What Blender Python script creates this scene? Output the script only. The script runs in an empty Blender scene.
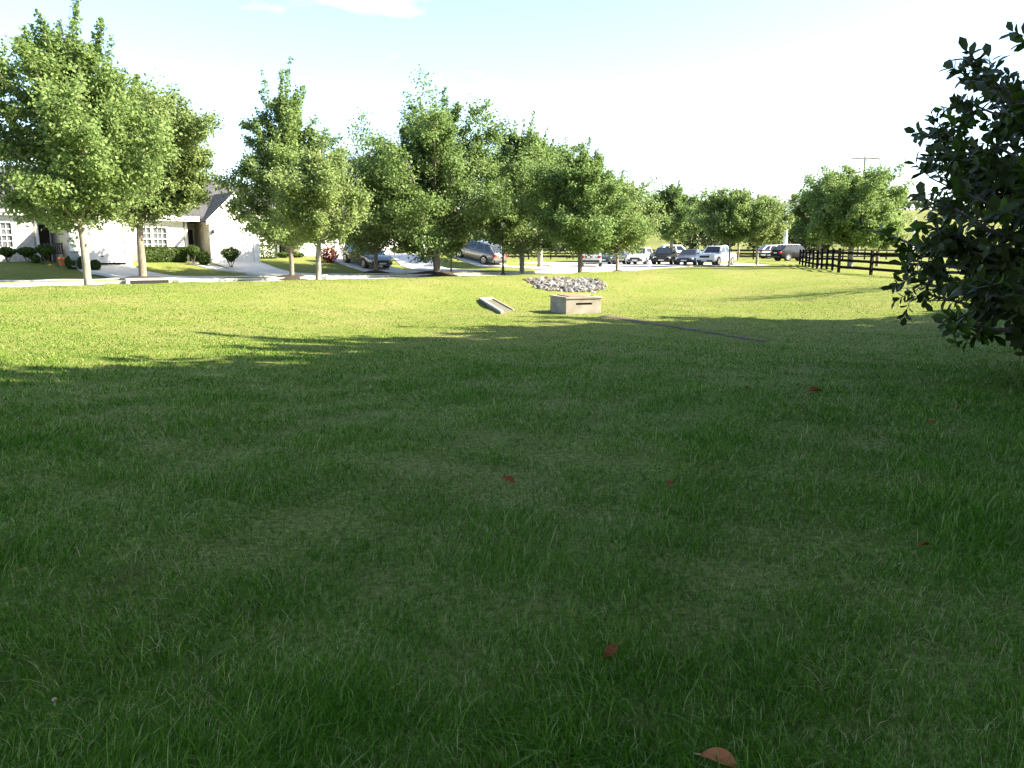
import bpy, bmesh, math, random
import numpy as np
from mathutils import Vector, Matrix

# ------------------------------------------------------------------ camera, sky, sun, exposure
scene = bpy.context.scene
COL = scene.collection
F_PX, HOR = 800.0, 245.0
PITCH = math.atan((384 - HOR) / F_PX)
CAM_Z = 1.6
cam_d = bpy.data.cameras.new("camera")
cam_d.sensor_width = 36.0
cam_d.lens = 36.0 * F_PX / 1024.0
cam_d.clip_start = 0.05
cam_d.clip_end = 4000
cam = bpy.data.objects.new("camera", cam_d)
COL.objects.link(cam)
cam.location = (0, 0, CAM_Z)
cam.rotation_euler = (math.radians(90) - PITCH, 0, 0)
scene.camera = cam

SUN_EL, SUN_AZ = math.radians(35), math.radians(-6)      # azimuth measured from +X towards +Y
SUN_DIR = Vector((math.cos(SUN_EL) * math.cos(SUN_AZ), math.cos(SUN_EL) * math.sin(SUN_AZ), math.sin(SUN_EL)))
world = bpy.data.worlds.new("World")
scene.world = world
world.use_nodes = True
wn, wl = world.node_tree.nodes, world.node_tree.links
bg = wn["Background"]
bg.inputs["Strength"].default_value = 0.079
sky = wn.new("ShaderNodeTexSky")
sky.sky_type = 'NISHITA'
sky.sun_disc = False
sky.sun_elevation = SUN_EL
sky.sun_rotation = math.radians(90) - SUN_AZ
sky.air_density, sky.dust_density, sky.ozone_density = 0.9, 0.9, 1.6
# thin summer cloud mixed into the sky by direction
wtc = wn.new("ShaderNodeTexCoord")
wmp = wn.new("ShaderNodeMapping")
wmp.inputs["Scale"].default_value = (1.0, 1.0, 3.2)
wno = wn.new("ShaderNodeTexNoise")
wno.inputs["Scale"].default_value = 3.1
wno.inputs["Detail"].default_value = 7
wno.inputs["Roughness"].default_value = 0.55
wrp = wn.new("ShaderNodeValToRGB")
wrp.color_ramp.elements[0].position = 0.58
wrp.color_ramp.elements[0].color = (0, 0, 0, 1)
wrp.color_ramp.elements[1].position = 0.80
wrp.color_ramp.elements[1].color = (0.4, 0.4, 0.4, 1)
wmx = wn.new("ShaderNodeMixRGB")
wmx.inputs["Color2"].default_value = (10.5, 10.8, 11.2, 1)
wl.new(wtc.outputs["Generated"], wmp.inputs["Vector"])
wl.new(wmp.outputs["Vector"], wno.inputs["Vector"])
wl.new(wno.outputs["Fac"], wrp.inputs["Fac"])
wl.new(wrp.outputs["Color"], wmx.inputs["Fac"])
wl.new(sky.outputs["Color"], wmx.inputs["Color1"])
wl.new(wmx.outputs["Color"], bg.inputs["Color"])

sun_d = bpy.data.lights.new("sun", 'SUN')
sun_d.energy = 4.4
sun_d.angle = math.radians(0.5)
sun_d.color = (1.0, 0.91, 0.72)
sun = bpy.data.objects.new("sun", sun_d)
COL.objects.link(sun)
sun.location = (40, 0, 40)
sun.rotation_euler = SUN_DIR.to_track_quat('Z', 'Y').to_euler()

vs = scene.view_settings
vs.view_transform = 'Standard'
vs.look = 'None'
vs.exposure = 2.55
vs.gamma = 1.0
vs.use_curve_mapping = False
scene.cycles.max_bounces = 6
scene.cycles.diffuse_bounces = 3
scene.cycles.glossy_bounces = 2
scene.cycles.transmission_bounces = 3
scene.cycles.use_denoising = True
scene.cycles.sample_clamp_indirect = 6

rnd = random.Random(7)

# ------------------------------------------------------------------ pixel helpers (used to work out where real things stand)
_cp, _sp = math.cos(PITCH), math.sin(PITCH)

def ray(px, py):
    a, b = (px - 512) / F_PX, (py - 384) / F_PX
    return (a, _cp - b * _sp, -_sp - b * _cp)

def at(px, Y, py=265):
    r = ray(px, py)
    return r[0] * Y / r[1]

def at3(px, py, Y):
    r = ray(px, py)
    t = Y / r[1]
    return Vector((r[0] * t, Y, CAM_Z + r[2] * t))

# ------------------------------------------------------------------ terrain
ROAD_Z = -0.22
PAVE = [(-70, 0.4), (-19.2, 30.2), (-7.6, 37.4), (-3, 40.3), (1.5, 43.6), (5, 47.5), (7.5, 53), (10.5, 60.5), (15, 66.5), (21, 69.3),
        (24, 71), (24, 83), (12, 87), (0, 88), (-1, 80), (3.2, 72), (3.4, 64), (3.0, 57), (1.5, 53.2), (-1.5, 50.2), (-6.5, 46.6), (-11.1, 43.4),
        (-22.7, 36.2), (-73.5, 6.4)]
_P = np.array(PAVE, float)

def sm(a, b, x):
    t = np.clip((x - a) / (b - a), 0, 1)
    return t * t * (3 - 2 * t)

def sdist(x, y):
    x = np.asarray(x, float); y = np.asarray(y, float)
    d = np.full(x.shape, 1e9)
    ins = np.zeros(x.shape, bool)
    n = len(_P)
    for i in range(n):
        ax, ay = _P[i]; bx, by = _P[(i + 1) % n]
        ex, ey = bx - ax, by - ay
        t = np.clip(((x - ax) * ex + (y - ay) * ey) / (ex * ex + ey * ey), 0, 1)
        d = np.minimum(d, np.hypot(x - ax - t * ex, y - ay - t * ey))
        if ay != by:
            c = ((ay > y) != (by > y)) & (x < (bx - ax) * (y - ay) / (by - ay) + ax)
            ins ^= c
    return np.where(ins, -d, d)

def znat(x, y):
    u = (x - 4.8) * .863 + (y - 44) * .504
    v = -(x - 4.8) * .504 + (y - 44) * .863
    mask = sm(-14, -2, x) * (1 - .9 * sm(7, 18, x))
    rise = sm(-10.5, -2.0, v)
    zl = -.66 * mask * sm(4, 22, y) * (1 - rise) + .12 * rise * (1 - 1.9 * sm(46, 62, y))
    U = [-40, -30, -20, -7, 2, 6, 10, 15]
    v0 = np.interp(u, U, [10, 10, 11.2, 14.5, 20, 22, 23, 24])
    s = np.interp(u, U, [.17, .17, .11, .12, .17, .19, .05, 0])
    cap = np.interp(u, U, [.83, .83, .68, .85, .95, .95, .3, 0.0])
    q = s * (v - v0)
    zy = -.08 + np.clip(q, 0, cap)
    zr = -.12 + 0 * x
    e = sm(10, 15, u)
    zy = zy * (1 - e) + zr * e
    t = sm(2.5, 7, v) * (1 - sm(9, 14, u) * (1 - sm(60, 75, y)))
    z = zl * (1 - t) + zy * t
    hill = sm(105, 255, y) * (6.5 + 5.2 * sm(20, 90, x)) + sm(60, 200, np.abs(x)) * 1.5 * sm(60, 200, y)
    bumps = .018 * np.sin(x * .9 + 1.3 * np.sin(y * .6)) * np.sin(y * .8 + .5) + .012 * np.sin(x * 2.1 + y * 1.7)
    return z + hill + bumps * sm(0, 4, np.abs(y))

def zt(x, y):
    x = np.asarray(x, float); y = np.asarray(y, float)
    z = znat(x, y)
    d = sdist(x, y)
    w = 1 - sm(.2, 1.6, d)
    z = z * (1 - w) + (ROAD_Z + .10) * w
    z = np.where(d < -.02, ROAD_Z - .06, z)
    return z

def gz(x, y):
    return float(zt(np.array([x]), np.array([y]))[0])

def G(px, Y, py=265):
    x = at(px, Y, py)
    return (x, Y, gz(x, Y))

def hit(px, py):
    """the point of the ground seen at a pixel"""
    r = ray(px, py)
    lo = None
    t = 1.0
    while t < 300:
        x, y, z = r[0] * t, r[1] * t, CAM_Z + r[2] * t
        if z < gz(x, y):
            a, b = lo, t
            for _ in range(30):
                m = .5 * (a + b)
                if CAM_Z + r[2] * m < gz(r[0] * m, r[1] * m): b = m
                else: a = m
            return Vector((r[0] * b, r[1] * b, gz(r[0] * b, r[1] * b)))
        lo = t
        t *= 1.02
    return Vector((r[0] * 100, r[1] * 100, 0))

# ------------------------------------------------------------------ materials
def mat(name, color, rough=.8, var=.0, vscale=4., metal=0., bump=0., bscale=20., spec=.5, detail=6, c2=None, coat=0., stretch=None):
    m = bpy.data.materials.new(name)
    m.use_nodes = True
    n, l = m.node_tree.nodes, m.node_tree.links
    p = n["Principled BSDF"]
    p.inputs["Roughness"].default_value = rough
    p.inputs["Metallic"].default_value = metal
    p.inputs["Specular IOR Level"].default_value = spec
    if coat: p.inputs["Coat Weight"].default_value = coat; p.inputs["Coat Roughness"].default_value = .05
    p.inputs["Base Color"].default_value = (*color, 1)
    tc = n.new("ShaderNodeTexCoord")
    src = tc.outputs["Object"]
    if stretch:
        mp = n.new("ShaderNodeMapping"); mp.inputs["Scale"].default_value = stretch
        l.new(src, mp.inputs["Vector"]); src = mp.outputs["Vector"]
    if var or c2:
        no = n.new("ShaderNodeTexNoise"); no.inputs["Scale"].default_value = vscale; no.inputs["Detail"].default_value = detail
        l.new(src, no.inputs["Vector"])
        rp = n.new("ShaderNodeValToRGB")
        rp.color_ramp.elements[0].position = .32; rp.color_ramp.elements[1].position = .68
        a = c2 if c2 else tuple(c * (1 - var) for c in color)
        b = color if c2 else tuple(min(1, c * (1 + var)) for c in color)
        rp.color_ramp.elements[0].color = (*a, 1); rp.color_ramp.elements[1].color = (*b, 1)
        l.new(no.outputs["Fac"], rp.inputs["Fac"]); l.new(rp.outputs["Color"], p.inputs["Base Color"])
    if bump:
        nb = n.new("ShaderNodeTexNoise"); nb.inputs["Scale"].default_value = bscale; nb.inputs["Detail"].default_value = 5
        l.new(src, nb.inputs["Vector"])
        bp = n.new("ShaderNodeBump"); bp.inputs["Strength"].default_value = bump; bp.inputs["Distance"].default_value = .02
        l.new(nb.outputs["Fac"], bp.inputs["Height"]); l.new(bp.outputs["Normal"], p.inputs["Normal"])
    return m

def leaf_mat(name, dark, light, trans=.35, rough=.5, spec=.4, back=None, tcol=None):
    """foliage: each leaf takes its own tone between two colours and lets some light through"""
    m = bpy.data.materials.new(name)
    m.use_nodes = True
    n, l = m.node_tree.nodes, m.node_tree.links
    p = n["Principled BSDF"]
    out = n["Material Output"]
    geo = n.new("ShaderNodeNewGeometry")
    rp = n.new("ShaderNodeValToRGB")
    rp.color_ramp.elements[0].color = (*dark, 1); rp.color_ramp.elements[1].color = (*light, 1)
    l.new(geo.outputs["Random Per Island"], rp.inputs["Fac"])
    col = rp.outputs["Color"]
    if back:
        mx = n.new("ShaderNodeMixRGB"); mx.inputs["Color2"].default_value = (*back, 1)
        l.new(geo.outputs["Backfacing"], mx.inputs["Fac"]); l.new(col, mx.inputs["Color1"]); col = mx.outputs["Color"]
    l.new(col, p.inputs["Base Color"])
    p.inputs["Roughness"].default_value = rough
    p.inputs["Specular IOR Level"].default_value = spec
    tr = n.new("ShaderNodeBsdfTranslucent")
    if tcol: tr.inputs["Color"].default_value = (*tcol, 1)
    else: l.new(col, tr.inputs["Color"])
    mix = n.new("ShaderNodeMixShader"); mix.inputs["Fac"].default_value = trans
    l.new(p.outputs["BSDF"], mix.inputs[1]); l.new(tr.outputs["BSDF"], mix.inputs[2])
    l.new(mix.outputs["Shader"], out.inputs["Surface"])
    return m

def lawn_mat():
    m = bpy.data.materials.new("lawn")
    m.use_nodes = True
    n, l = m.node_tree.nodes, m.node_tree.links
    p = n["Principled BSDF"]
    p.inputs["Roughness"].default_value = .9
    p.inputs["Specular IOR Level"].default_value = .03
    tc = n.new("ShaderNodeTexCoord")
    def noise(scale, detail=6, rough=.6, stretch=None):
        no = n.new("ShaderNodeTexNoise"); no.inputs["Scale"].default_value = scale
        no.inputs["Detail"].default_value = detail; no.inputs["Roughness"].default_value = rough
        s = tc.outputs["Object"]
        if stretch:
            mp = n.new("ShaderNodeMapping"); mp.inputs["Scale"].default_value = stretch
            l.new(s, mp.inputs["Vector"]); s = mp.outputs["Vector"]
        l.new(s, no.inputs["Vector"]); return no.outputs["Fac"]
    def ramp(f, p0, c0, p1, c1):
        r = n.new("ShaderNodeValToRGB")
        r.color_ramp.elements[0].position = p0; r.color_ramp.elements[0].color = (*c0, 1)
        r.color_ramp.elements[1].position = p1; r.color_ramp.elements[1].color = (*c1, 1)
        l.new(f, r.inputs["Fac"]); return r.outputs["Color"]
    def mix(f, a, b):
        x = n.new("ShaderNodeMixRGB")
        if hasattr(f, "links"): l.new(f, x.inputs["Fac"])
        else: x.inputs["Fac"].default_value = f
        for s, k in ((a, "Color1"), (b, "Color2")):
            if hasattr(s, "links"): l.new(s, x.inputs[k])
            else: x.inputs[k].default_value = (*s, 1)
        return x.outputs["Color"]
    fine = ramp(noise(24, 10, .85), .40, LAWN_D, .62, LAWN_L)
    big = ramp(noise(.35, 4), .4, (0, 0, 0), .66, (1, 1, 1))
    c = mix(big, fine, ramp(noise(29, 10, .85), .40, LAWN_D2, .62, LAWN_L2))
    tan = ramp(noise(.8, 8, .7), .64, (0, 0, 0), .80, (.6, .6, .6))
    c = mix(tan, c, LAWN_T)
    # the farther meadow is a paler, drier grass
    sx = n.new("ShaderNodeSeparateXYZ"); l.new(tc.outputs["Object"], sx.inputs[0])
    mr = n.new("ShaderNodeMapRange"); mr.inputs["From Min"].default_value = 96; mr.inputs["From Max"].default_value = 112
    l.new(sx.outputs["Y"], mr.inputs["Value"])
    c = mix(mr.outputs["Result"], c, ramp(noise(.06, 8), .35, (.11, .125, .04), .7, (.165, .165, .06)))
    l.new(c, p.inputs["Base Color"])
    nb = noise(35, 8, .8)
    bp = n.new("ShaderNodeBump"); bp.inputs["Strength"].default_value = .7; bp.inputs["Distance"].default_value = .06
    l.new(nb, bp.inputs["Height"]); l.new(bp.outputs["Normal"], p.inputs["Normal"])
    return m

LAWN_D, LAWN_L = (.034, .048, .007), (.268, .314, .078)
LAWN_D2, LAWN_L2 = (.048, .052, .011), (.348, .342, .120)
LAWN_T = (.27, .22, .10)

def blade_mat():
    m = leaf_mat("grass_blade", (.025, .075, .006), (.095, .130, .028), trans=.38, rough=.6, spec=.05)
    n, l = m.node_tree.nodes, m.node_tree.links
    p = n["Principled BSDF"]
    geo = [x for x in n if x.bl_idname == "ShaderNodeNewGeometry"][0]
    rp = [x for x in n if x.bl_idname == "ShaderNodeValToRGB"][0]
    e = rp.color_ramp.elements.new(.55); e.color = (.066, .171, .009, 1)
    e = rp.color_ramp.elements.new(.84); e.color = (.160, .257, .043, 1)
    e = rp.color_ramp.elements.new(.94); e.color = (.274, .353, .125, 1)  # light grey-green blades: bright highlights painted into the blade colour
    rp.color_ramp.elements[-1].color = (.40, .33, .19, 1)
    tc = n.new("ShaderNodeTexCoord")
    no = n.new("ShaderNodeTexNoise"); no.inputs["Scale"].default_value = .9; no.inputs["Detail"].default_value = 4
    l.new(tc.outputs["Object"], no.inputs["Vector"])
    r2 = n.new("ShaderNodeValToRGB")
    r2.color_ramp.elements[0].position = .35; r2.color_ramp.elements[0].color = (.78, .92, .62, 1)
    r2.color_ramp.elements[1].position = .68; r2.color_ramp.elements[1].color = (1.32, 1.16, 1.2, 1)
    l.new(no.outputs["Fac"], r2.inputs["Fac"])
    mx = n.new("ShaderNodeMixRGB"); mx.blend_type = 'MULTIPLY'; mx.inputs["Fac"].default_value = 1
    l.new(rp.outputs["Color"], mx.inputs["Color1"]); l.new(r2.outputs["Color"], mx.inputs["Color2"])
    n3 = n.new("ShaderNodeTexNoise"); n3.inputs["Scale"].default_value = 2.3; n3.inputs["Detail"].default_value = 5
    l.new(tc.outputs["Object"], n3.inputs["Vector"])
    r3 = n.new("ShaderNodeValToRGB"); r3.color_ramp.elements[0].position = .60; r3.color_ramp.elements[0].color = (0, 0, 0, 1)
    r3.color_ramp.elements[1].position = .76; r3.color_ramp.elements[1].color = (.55, .55, .55, 1)
    l.new(n3.outputs["Fac"], r3.inputs["Fac"])
    m3 = n.new("ShaderNodeMixRGB"); m3.inputs["Color2"].default_value = (.20, .17, .07, 1)
    l.new(r3.outputs["Color"], m3.inputs["Fac"]); l.new(mx.outputs["Color"], m3.inputs["Color1"])
    mx = m3
    l.new(mx.outputs["Color"], p.inputs["Base Color"])
    tr = [x for x in n if x.bl_idname == "ShaderNodeBsdfTranslucent"][0]
    l.new(mx.outputs["Color"], tr.inputs["Color"])
    return m

def siding_mat(name, color, pitch=.14):
    m = mat(name, color, .7, .06, 1.5)
    n, l = m.node_tree.nodes, m.node_tree.links
    tc = n.new("ShaderNodeTexCoord"); sx = n.new("ShaderNodeSeparateXYZ"); l.new(tc.outputs["Object"], sx.inputs[0])
    d = n.new("ShaderNodeMath"); d.operation = 'DIVIDE'; d.inputs[1].default_value = pitch; l.new(sx.outputs["Z"], d.inputs[0])
    f = n.new("ShaderNodeMath"); f.operation = 'FRACT'; l.new(d.outputs[0], f.inputs[0])
    bp = n.new("ShaderNodeBump"); bp.inputs["Strength"].default_value = 1; bp.inputs["Distance"].default_value = .02; bp.invert = True
    l.new(f.outputs[0], bp.inputs["Height"]); l.new(bp.outputs["Normal"], n["Principled BSDF"].inputs["Normal"])
    return m

def brick_mat(name, a, b):
    m = mat(name, a, .85)
    n, l = m.node_tree.nodes, m.node_tree.links
    bt = n.new("ShaderNodeTexBrick"); bt.inputs["Color1"].default_value = (*a, 1); bt.inputs["Color2"].default_value = (*b, 1)
    bt.inputs["Mortar"].default_value = (.4, .37, .33, 1); bt.inputs["Scale"].default_value = 4.5; bt.inputs["Mortar Size"].default_value = .015
    tc = n.new("ShaderNodeTexCoord"); mp = n.new("ShaderNodeMapping"); mp.inputs["Rotation"].default_value = (math.radians(90), 0, 0)
    l.new(tc.outputs["Object"], mp.inputs["Vector"]); l.new(mp.outputs["Vector"], bt.inputs["Vector"])
    l.new(bt.outputs["Color"], n["Principled BSDF"].inputs["Base Color"])
    return m

M = dict(
    lawn=lawn_mat(), blade=blade_mat(),
    road=mat("concrete_road", (.40, .385, .36), .9, .12, .9, bump=.2, bscale=60),
    curb=mat("curb_concrete", (.36, .34, .31), .9, .2, 3),
    walk=mat("walk_concrete", (.50, .48, .44), .9, .12, 1.4),
    box=mat("box_concrete", (.285, .255, .21), .9, .0, 2.6, bump=.6, bscale=30, c2=(.18, .155, .12)),
    slab=mat("slab_concrete", (.27, .24, .19), .9, .0, 5, bump=.4, c2=(.19, .17, .13)),
    slab_floor=mat("weathered_slab", (.13, .12, .085), .95, .0, 9, bump=.6, c2=(.075, .075, .045)),
    lid=mat("rusty_lid", (.30, .13, .08), .8, 0, 6, c2=(.22, .12, .085)),
    hole=mat("dark_opening", (.012, .011, .01), .9),
    soil=mat("bare_soil", (.075, .05, .03), .95, .35, 3, bump=.8, bscale=12),
    mulch=mat("mulch", (.032, .021, .015), .95, .4, 14, bump=1, bscale=35),
    rock=mat("limestone", (.13, .125, .118), .85, .65, 2.2, bump=.5, bscale=9),
    bark=mat("tree_bark", (.22, .185, .14), .9, .0, 5, bump=.9, bscale=14, c2=(.12, .10, .075), stretch=(3, 3, .7)),
    bark_pale=mat("pale_bark", (.30, .27, .22), .9, .0, 4, bump=.8, bscale=14, c2=(.15, .13, .10), stretch=(3, 3, .7)),
    twig=mat("twig_bark", (.10, .085, .07), .85, .3, 8),
    maple=leaf_mat("maple_leaf", (.105, .171, .044), (.248, .330, .110), trans=.48, rough=.6, spec=.22),
    maple_dark=leaf_mat("darker_maple_leaf", (.094, .160, .042), (.220, .303, .097), trans=.48, rough=.6, spec=.22),
    maple_pale=leaf_mat("pale_maple_leaf", (.132, .193, .055), (.275, .341, .123), trans=.48, rough=.6, spec=.22),
    magnolia=leaf_mat("magnolia_leaf", (.024, .052, .006), (.070, .118, .014), trans=.16, rough=.36, spec=.09, back=(.040, .050, .014)),
    far_leaf=leaf_mat("far_leaf", (.035, .06, .018), (.075, .105, .03), trans=.3),
    hedge=leaf_mat("hedge_leaf", (.026, .052, .010), (.075, .115, .022), trans=.25, rough=.7, spec=.12),
    red_leaf=leaf_mat("barberry_leaf", (.11, .018, .014), (.20, .04, .028), trans=.2, rough=.7, spec=.12),
    white=mat("white_door_paint", (.80, .79, .76), .6, .03, 2), whites=siding_mat("white_siding_paint", (.80, .79, .76)),
    trim=mat("white_trim", (.80, .80, .78), .5),
    cream=siding_mat("cream_siding", (.72, .68, .58)),
    tan=siding_mat("tan_siding", (.52, .45, .33)),
    stone=mat("pale_stone_veneer", (.62, .57, .52), .9, 0, 4.5, bump=1, bscale=5, c2=(.40, .36, .33)),
    brick=brick_mat("red_brick", (.36, .12, .07), (.28, .10, .065)),
    shingle=mat("grey_shingle", (.055, .053, .058), .95, .3, 7, bump=.6, bscale=24, stretch=(1, 1, 4)),
    door=mat("dark_door", (.05, .022, .02), .5),
    pane=mat("window_glass", (.10, .11, .12), .06, spec=.7),
    blind=mat("white_blind", (.62, .62, .58), .6),
    fence=mat("black_fence_paint", (.008, .0075, .008), .8, .4, 5, spec=.1),
    pole=mat("weathered_pole", (.30, .26, .21), .9, .2, 4),
    white_post=mat("white_post_paint", (.78, .77, .74), .6, .06, 3),
    black=mat("black_metal", (.012, .012, .013), .45),
    tyre=mat("tyre_rubber", (.016, .016, .017), .9),
    rim=mat("alloy_rim", (.50, .50, .51), .3, metal=.85),
    glass=mat("car_glass", (.018, .022, .026), .05, spec=.8),
    lamp=mat("headlamp_glass", (.75, .76, .76), .12, spec=.8),
    tail=mat("red_lamp", (.42, .02, .02), .2),
    chrome=mat("chrome_trim", (.6, .6, .6), .2, metal=1),
    plate=mat("plate", (.6, .61, .6), .5),
    plastic=mat("black_plastic", (.02, .02, .021), .6),
    car_white=mat("white_car_paint", (.78, .78, .77), .3, coat=.8),
    car_silver=mat("silver_car_paint", (.52, .53, .54), .3, metal=.5, coat=.8),
    car_black=mat("black_car_paint", (.008, .008, .009), .6, spec=.1),
    car_navy=mat("dark_blue_car_paint", (.035, .042, .06), .28, coat=1),
    car_char=mat("charcoal_car_paint", (.050, .050, .055), .28, coat=1),
    car_grey=mat("grey_brown_car_paint", (.17, .165, .16), .3, metal=.4, coat=.9),
    fallen=leaf_mat("fallen_leaf_red", (.16, .045, .016), (.19, .055, .02), trans=.12, rough=.8, spec=.05),
    fallen_tan=leaf_mat("fallen_leaf_tan", (.32, .115, .045), (.34, .125, .05), trans=.12, rough=.8, spec=.05),
    cap=mat("mushroom_cap", (.42, .24, .14), .7),
    clover=mat("white_clover_head", (.55, .53, .42), .8),
    wire=mat("wire", (.03, .03, .03), .6),
    barn=mat("barn_metal", (.24, .25, .27), .6),
    metal_grey=mat("galvanised", (.45, .45, .44), .5, metal=.6),
    clay=mat("flower_orange", (.5, .16, .05), .7),
    bin=mat("bin_plastic", (.30, .33, .36), .6),
)

# ------------------------------------------------------------------ mesh helpers
def tag(o, label=None, cat=None, group=None, kind=None):
    if label: o["label"] = label
    if cat: o["category"] = cat
    if group: o["group"] = group
    if kind: o["kind"] = kind
    return o

def empty(name, loc, rz=0., label=None, cat=None, group=None):
    o = bpy.data.objects.new(name, None)
    o.empty_display_size = .3
    COL.objects.link(o)
    o.location = loc
    o.rotation_euler = (0, 0, rz)
    return tag(o, label, cat, group)

class MB:
    def __init__(s): s.v, s.f = [], []
    def add(s, vs_, fs):
        b = len(s.v)
        s.v += [tuple(p) for p in vs_]
        s.f += [tuple(i + b for i in f) for f in fs]
        return s
    def box(s, x0, x1, y0, y1, z0, z1):
        return s.add([(x0, y0, z0), (x1, y0, z0), (x1, y1, z0), (x0, y1, z0), (x0, y0, z1), (x1, y0, z1), (x1, y1, z1), (x0, y1, z1)],
                     [(3, 2, 1, 0), (4, 5, 6, 7), (0, 1, 5, 4), (1, 2, 6, 5), (2, 3, 7, 6), (3, 0, 4, 7)])
    def prism(s, poly, d):
        """poly: 3D points of one face (counter-clockwise seen from the side d points away from); d: extrusion"""
        n = len(poly); d = Vector(d)
        a = [Vector(p) for p in poly]; b = [p + d for p in a]
        return s.add(a + b, [tuple(range(n))[::-1], tuple(range(n, 2 * n))] + [(i, (i + 1) % n, n + (i + 1) % n, n + i) for i in range(n)])
    def tube(s, pts, rad, n=8, cap=True):
        pts = [Vector(p) for p in pts]
        rad = rad if hasattr(rad, "__len__") else [rad] * len(pts)
        vs_, fs = [], []
        t0 = (pts[1] - pts[0]).normalized()
        ref = Vector((0, 0, 1)) if abs(t0.z) < .9 else Vector((1, 0, 0))
        for i, p in enumerate(pts):
            t = (pts[min(i + 1, len(pts) - 1)] - pts[max(i - 1, 0)]).normalized()
            a = t.cross(ref).normalized(); b = t.cross(a)
            for k in range(n):
                q = 2 * math.pi * k / n
                vs_.append(p + (a * math.cos(q) + b * math.sin(q)) * rad[i])
        for i in range(len(pts) - 1):
            for k in range(n):
                fs.append((i * n + k, (i + 1) * n + k, (i + 1) * n + (k + 1) % n, i * n + (k + 1) % n))
        if cap:
            fs.append(tuple(range(n)))
            fs.append(tuple(range((len(pts) - 1) * n, len(pts) * n))[::-1])
        return s.add(vs_, fs)
    def lathe(s, prof, n=16, c=(0, 0, 0)):
        vs_, fs = [], []
        for r, z in prof:
            for k in range(n):
                q = 2 * math.pi * k / n
                vs_.append((c[0] + r * math.cos(q), c[1] + r * math.sin(q), c[2] + z))
        for i in range(len(prof) - 1):
            for k in range(n):
                fs.append((i * n + k, i * n + (k + 1) % n, (i + 1) * n + (k + 1) % n, (i + 1) * n + k))
        fs.append(tuple(range(n))[::-1]); fs.append(tuple(range((len(prof) - 1) * n, len(prof) * n)))
        return s.add(vs_, fs)
    def build(s, name, m, parent=None, smooth=False, bevel=0., sharp=None):
        me = bpy.data.meshes.new(name)
        me.from_pydata(s.v, [], s.f)
        bm = bmesh.new(); bm.from_mesh(me)
        bmesh.ops.recalc_face_normals(bm, faces=bm.faces)
        if bevel:
            es = [e for e in bm.edges if len(e.link_faces) == 2 and e.calc_face_angle(0) > .5]
            bmesh.ops.bevel(bm, geom=es, offset=bevel, segments=2, affect='EDGES', profile=.5, clamp_overlap=True)
        bm.to_mesh(me); bm.free()
        me.materials.append(m)
        if smooth:
            for p in me.polygons: p.use_smooth = True
            if sharp: me.set_sharp_from_angle(angle=sharp)
        o = bpy.data.objects.new(name, me)
        COL.objects.link(o)
        if parent: o.parent = parent
        return o

def np_mesh(name, verts, faces, m, parent=None, smooth=False):
    """verts (n,3), faces (k,3 or 4) as numpy arrays"""
    me = bpy.data.meshes.new(name)
    k = faces.shape[1]
    me.vertices.add(len(verts)); me.vertices.foreach_set("co", np.ascontiguousarray(verts, dtype=np.float32).ravel())
    me.loops.add(faces.size); me.loops.foreach_set("vertex_index", np.ascontiguousarray(faces, dtype=np.int32).ravel())
    me.polygons.add(len(faces)); me.polygons.foreach_set("loop_start", np.arange(0, faces.size, k, dtype=np.int32))
    me.polygons.foreach_set("loop_total", np.full(len(faces), k, dtype=np.int32))
    if smooth: me.polygons.foreach_set("use_smooth", np.ones(len(faces), dtype=bool))
    me.update(calc_edges=True)
    me.materials.append(m)
    o = bpy.data.objects.new(name, me)
    COL.objects.link(o)
    if parent: o.parent = parent
    return o

# ------------------------------------------------------------------ SETTING: ground, pavement
def axis(a, b, step, lo, hi, grow=1.18):
    mid = list(np.arange(a, b + 1e-6, step))
    s, x = step, a
    left = []
    while x > lo:
        s *= grow; x -= s; left.append(x)
    s, x = step, b
    right = []
    while x < hi:
        s *= grow; x += s; right.append(x)
    return np.array(left[::-1] + mid + right)

gx = axis(-42, 34, .4, -1800, 1800)
gy_ = axis(-8, 92, .4, -500, 3200)
XX, YY = np.meshgrid(gx, gy_)
ZZ = zt(XX.ravel(), YY.ravel())
nx, ny = len(gx), len(gy_)
idx = np.arange(nx * ny).reshape(ny, nx)
quads = np.stack([idx[:-1, :-1].ravel(), idx[:-1, 1:].ravel(), idx[1:, 1:].ravel(), idx[1:, :-1].ravel()], 1)
ground = np_mesh("lawn_ground", np.stack([XX.ravel(), YY.ravel(), ZZ], 1), quads, M['lawn'], smooth=True)
tag(ground, kind="structure")

pv = MB()
pv.add([(x, y, ROAD_Z) for x, y in PAVE], [tuple(range(len(PAVE)))])
road = pv.build("road", M['road']); tag(road, kind="structure")
bm = bmesh.new(); bm.from_mesh(road.data); bmesh.ops.triangulate(bm, faces=bm.faces); bm.to_mesh(road.data); bm.free()

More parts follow.
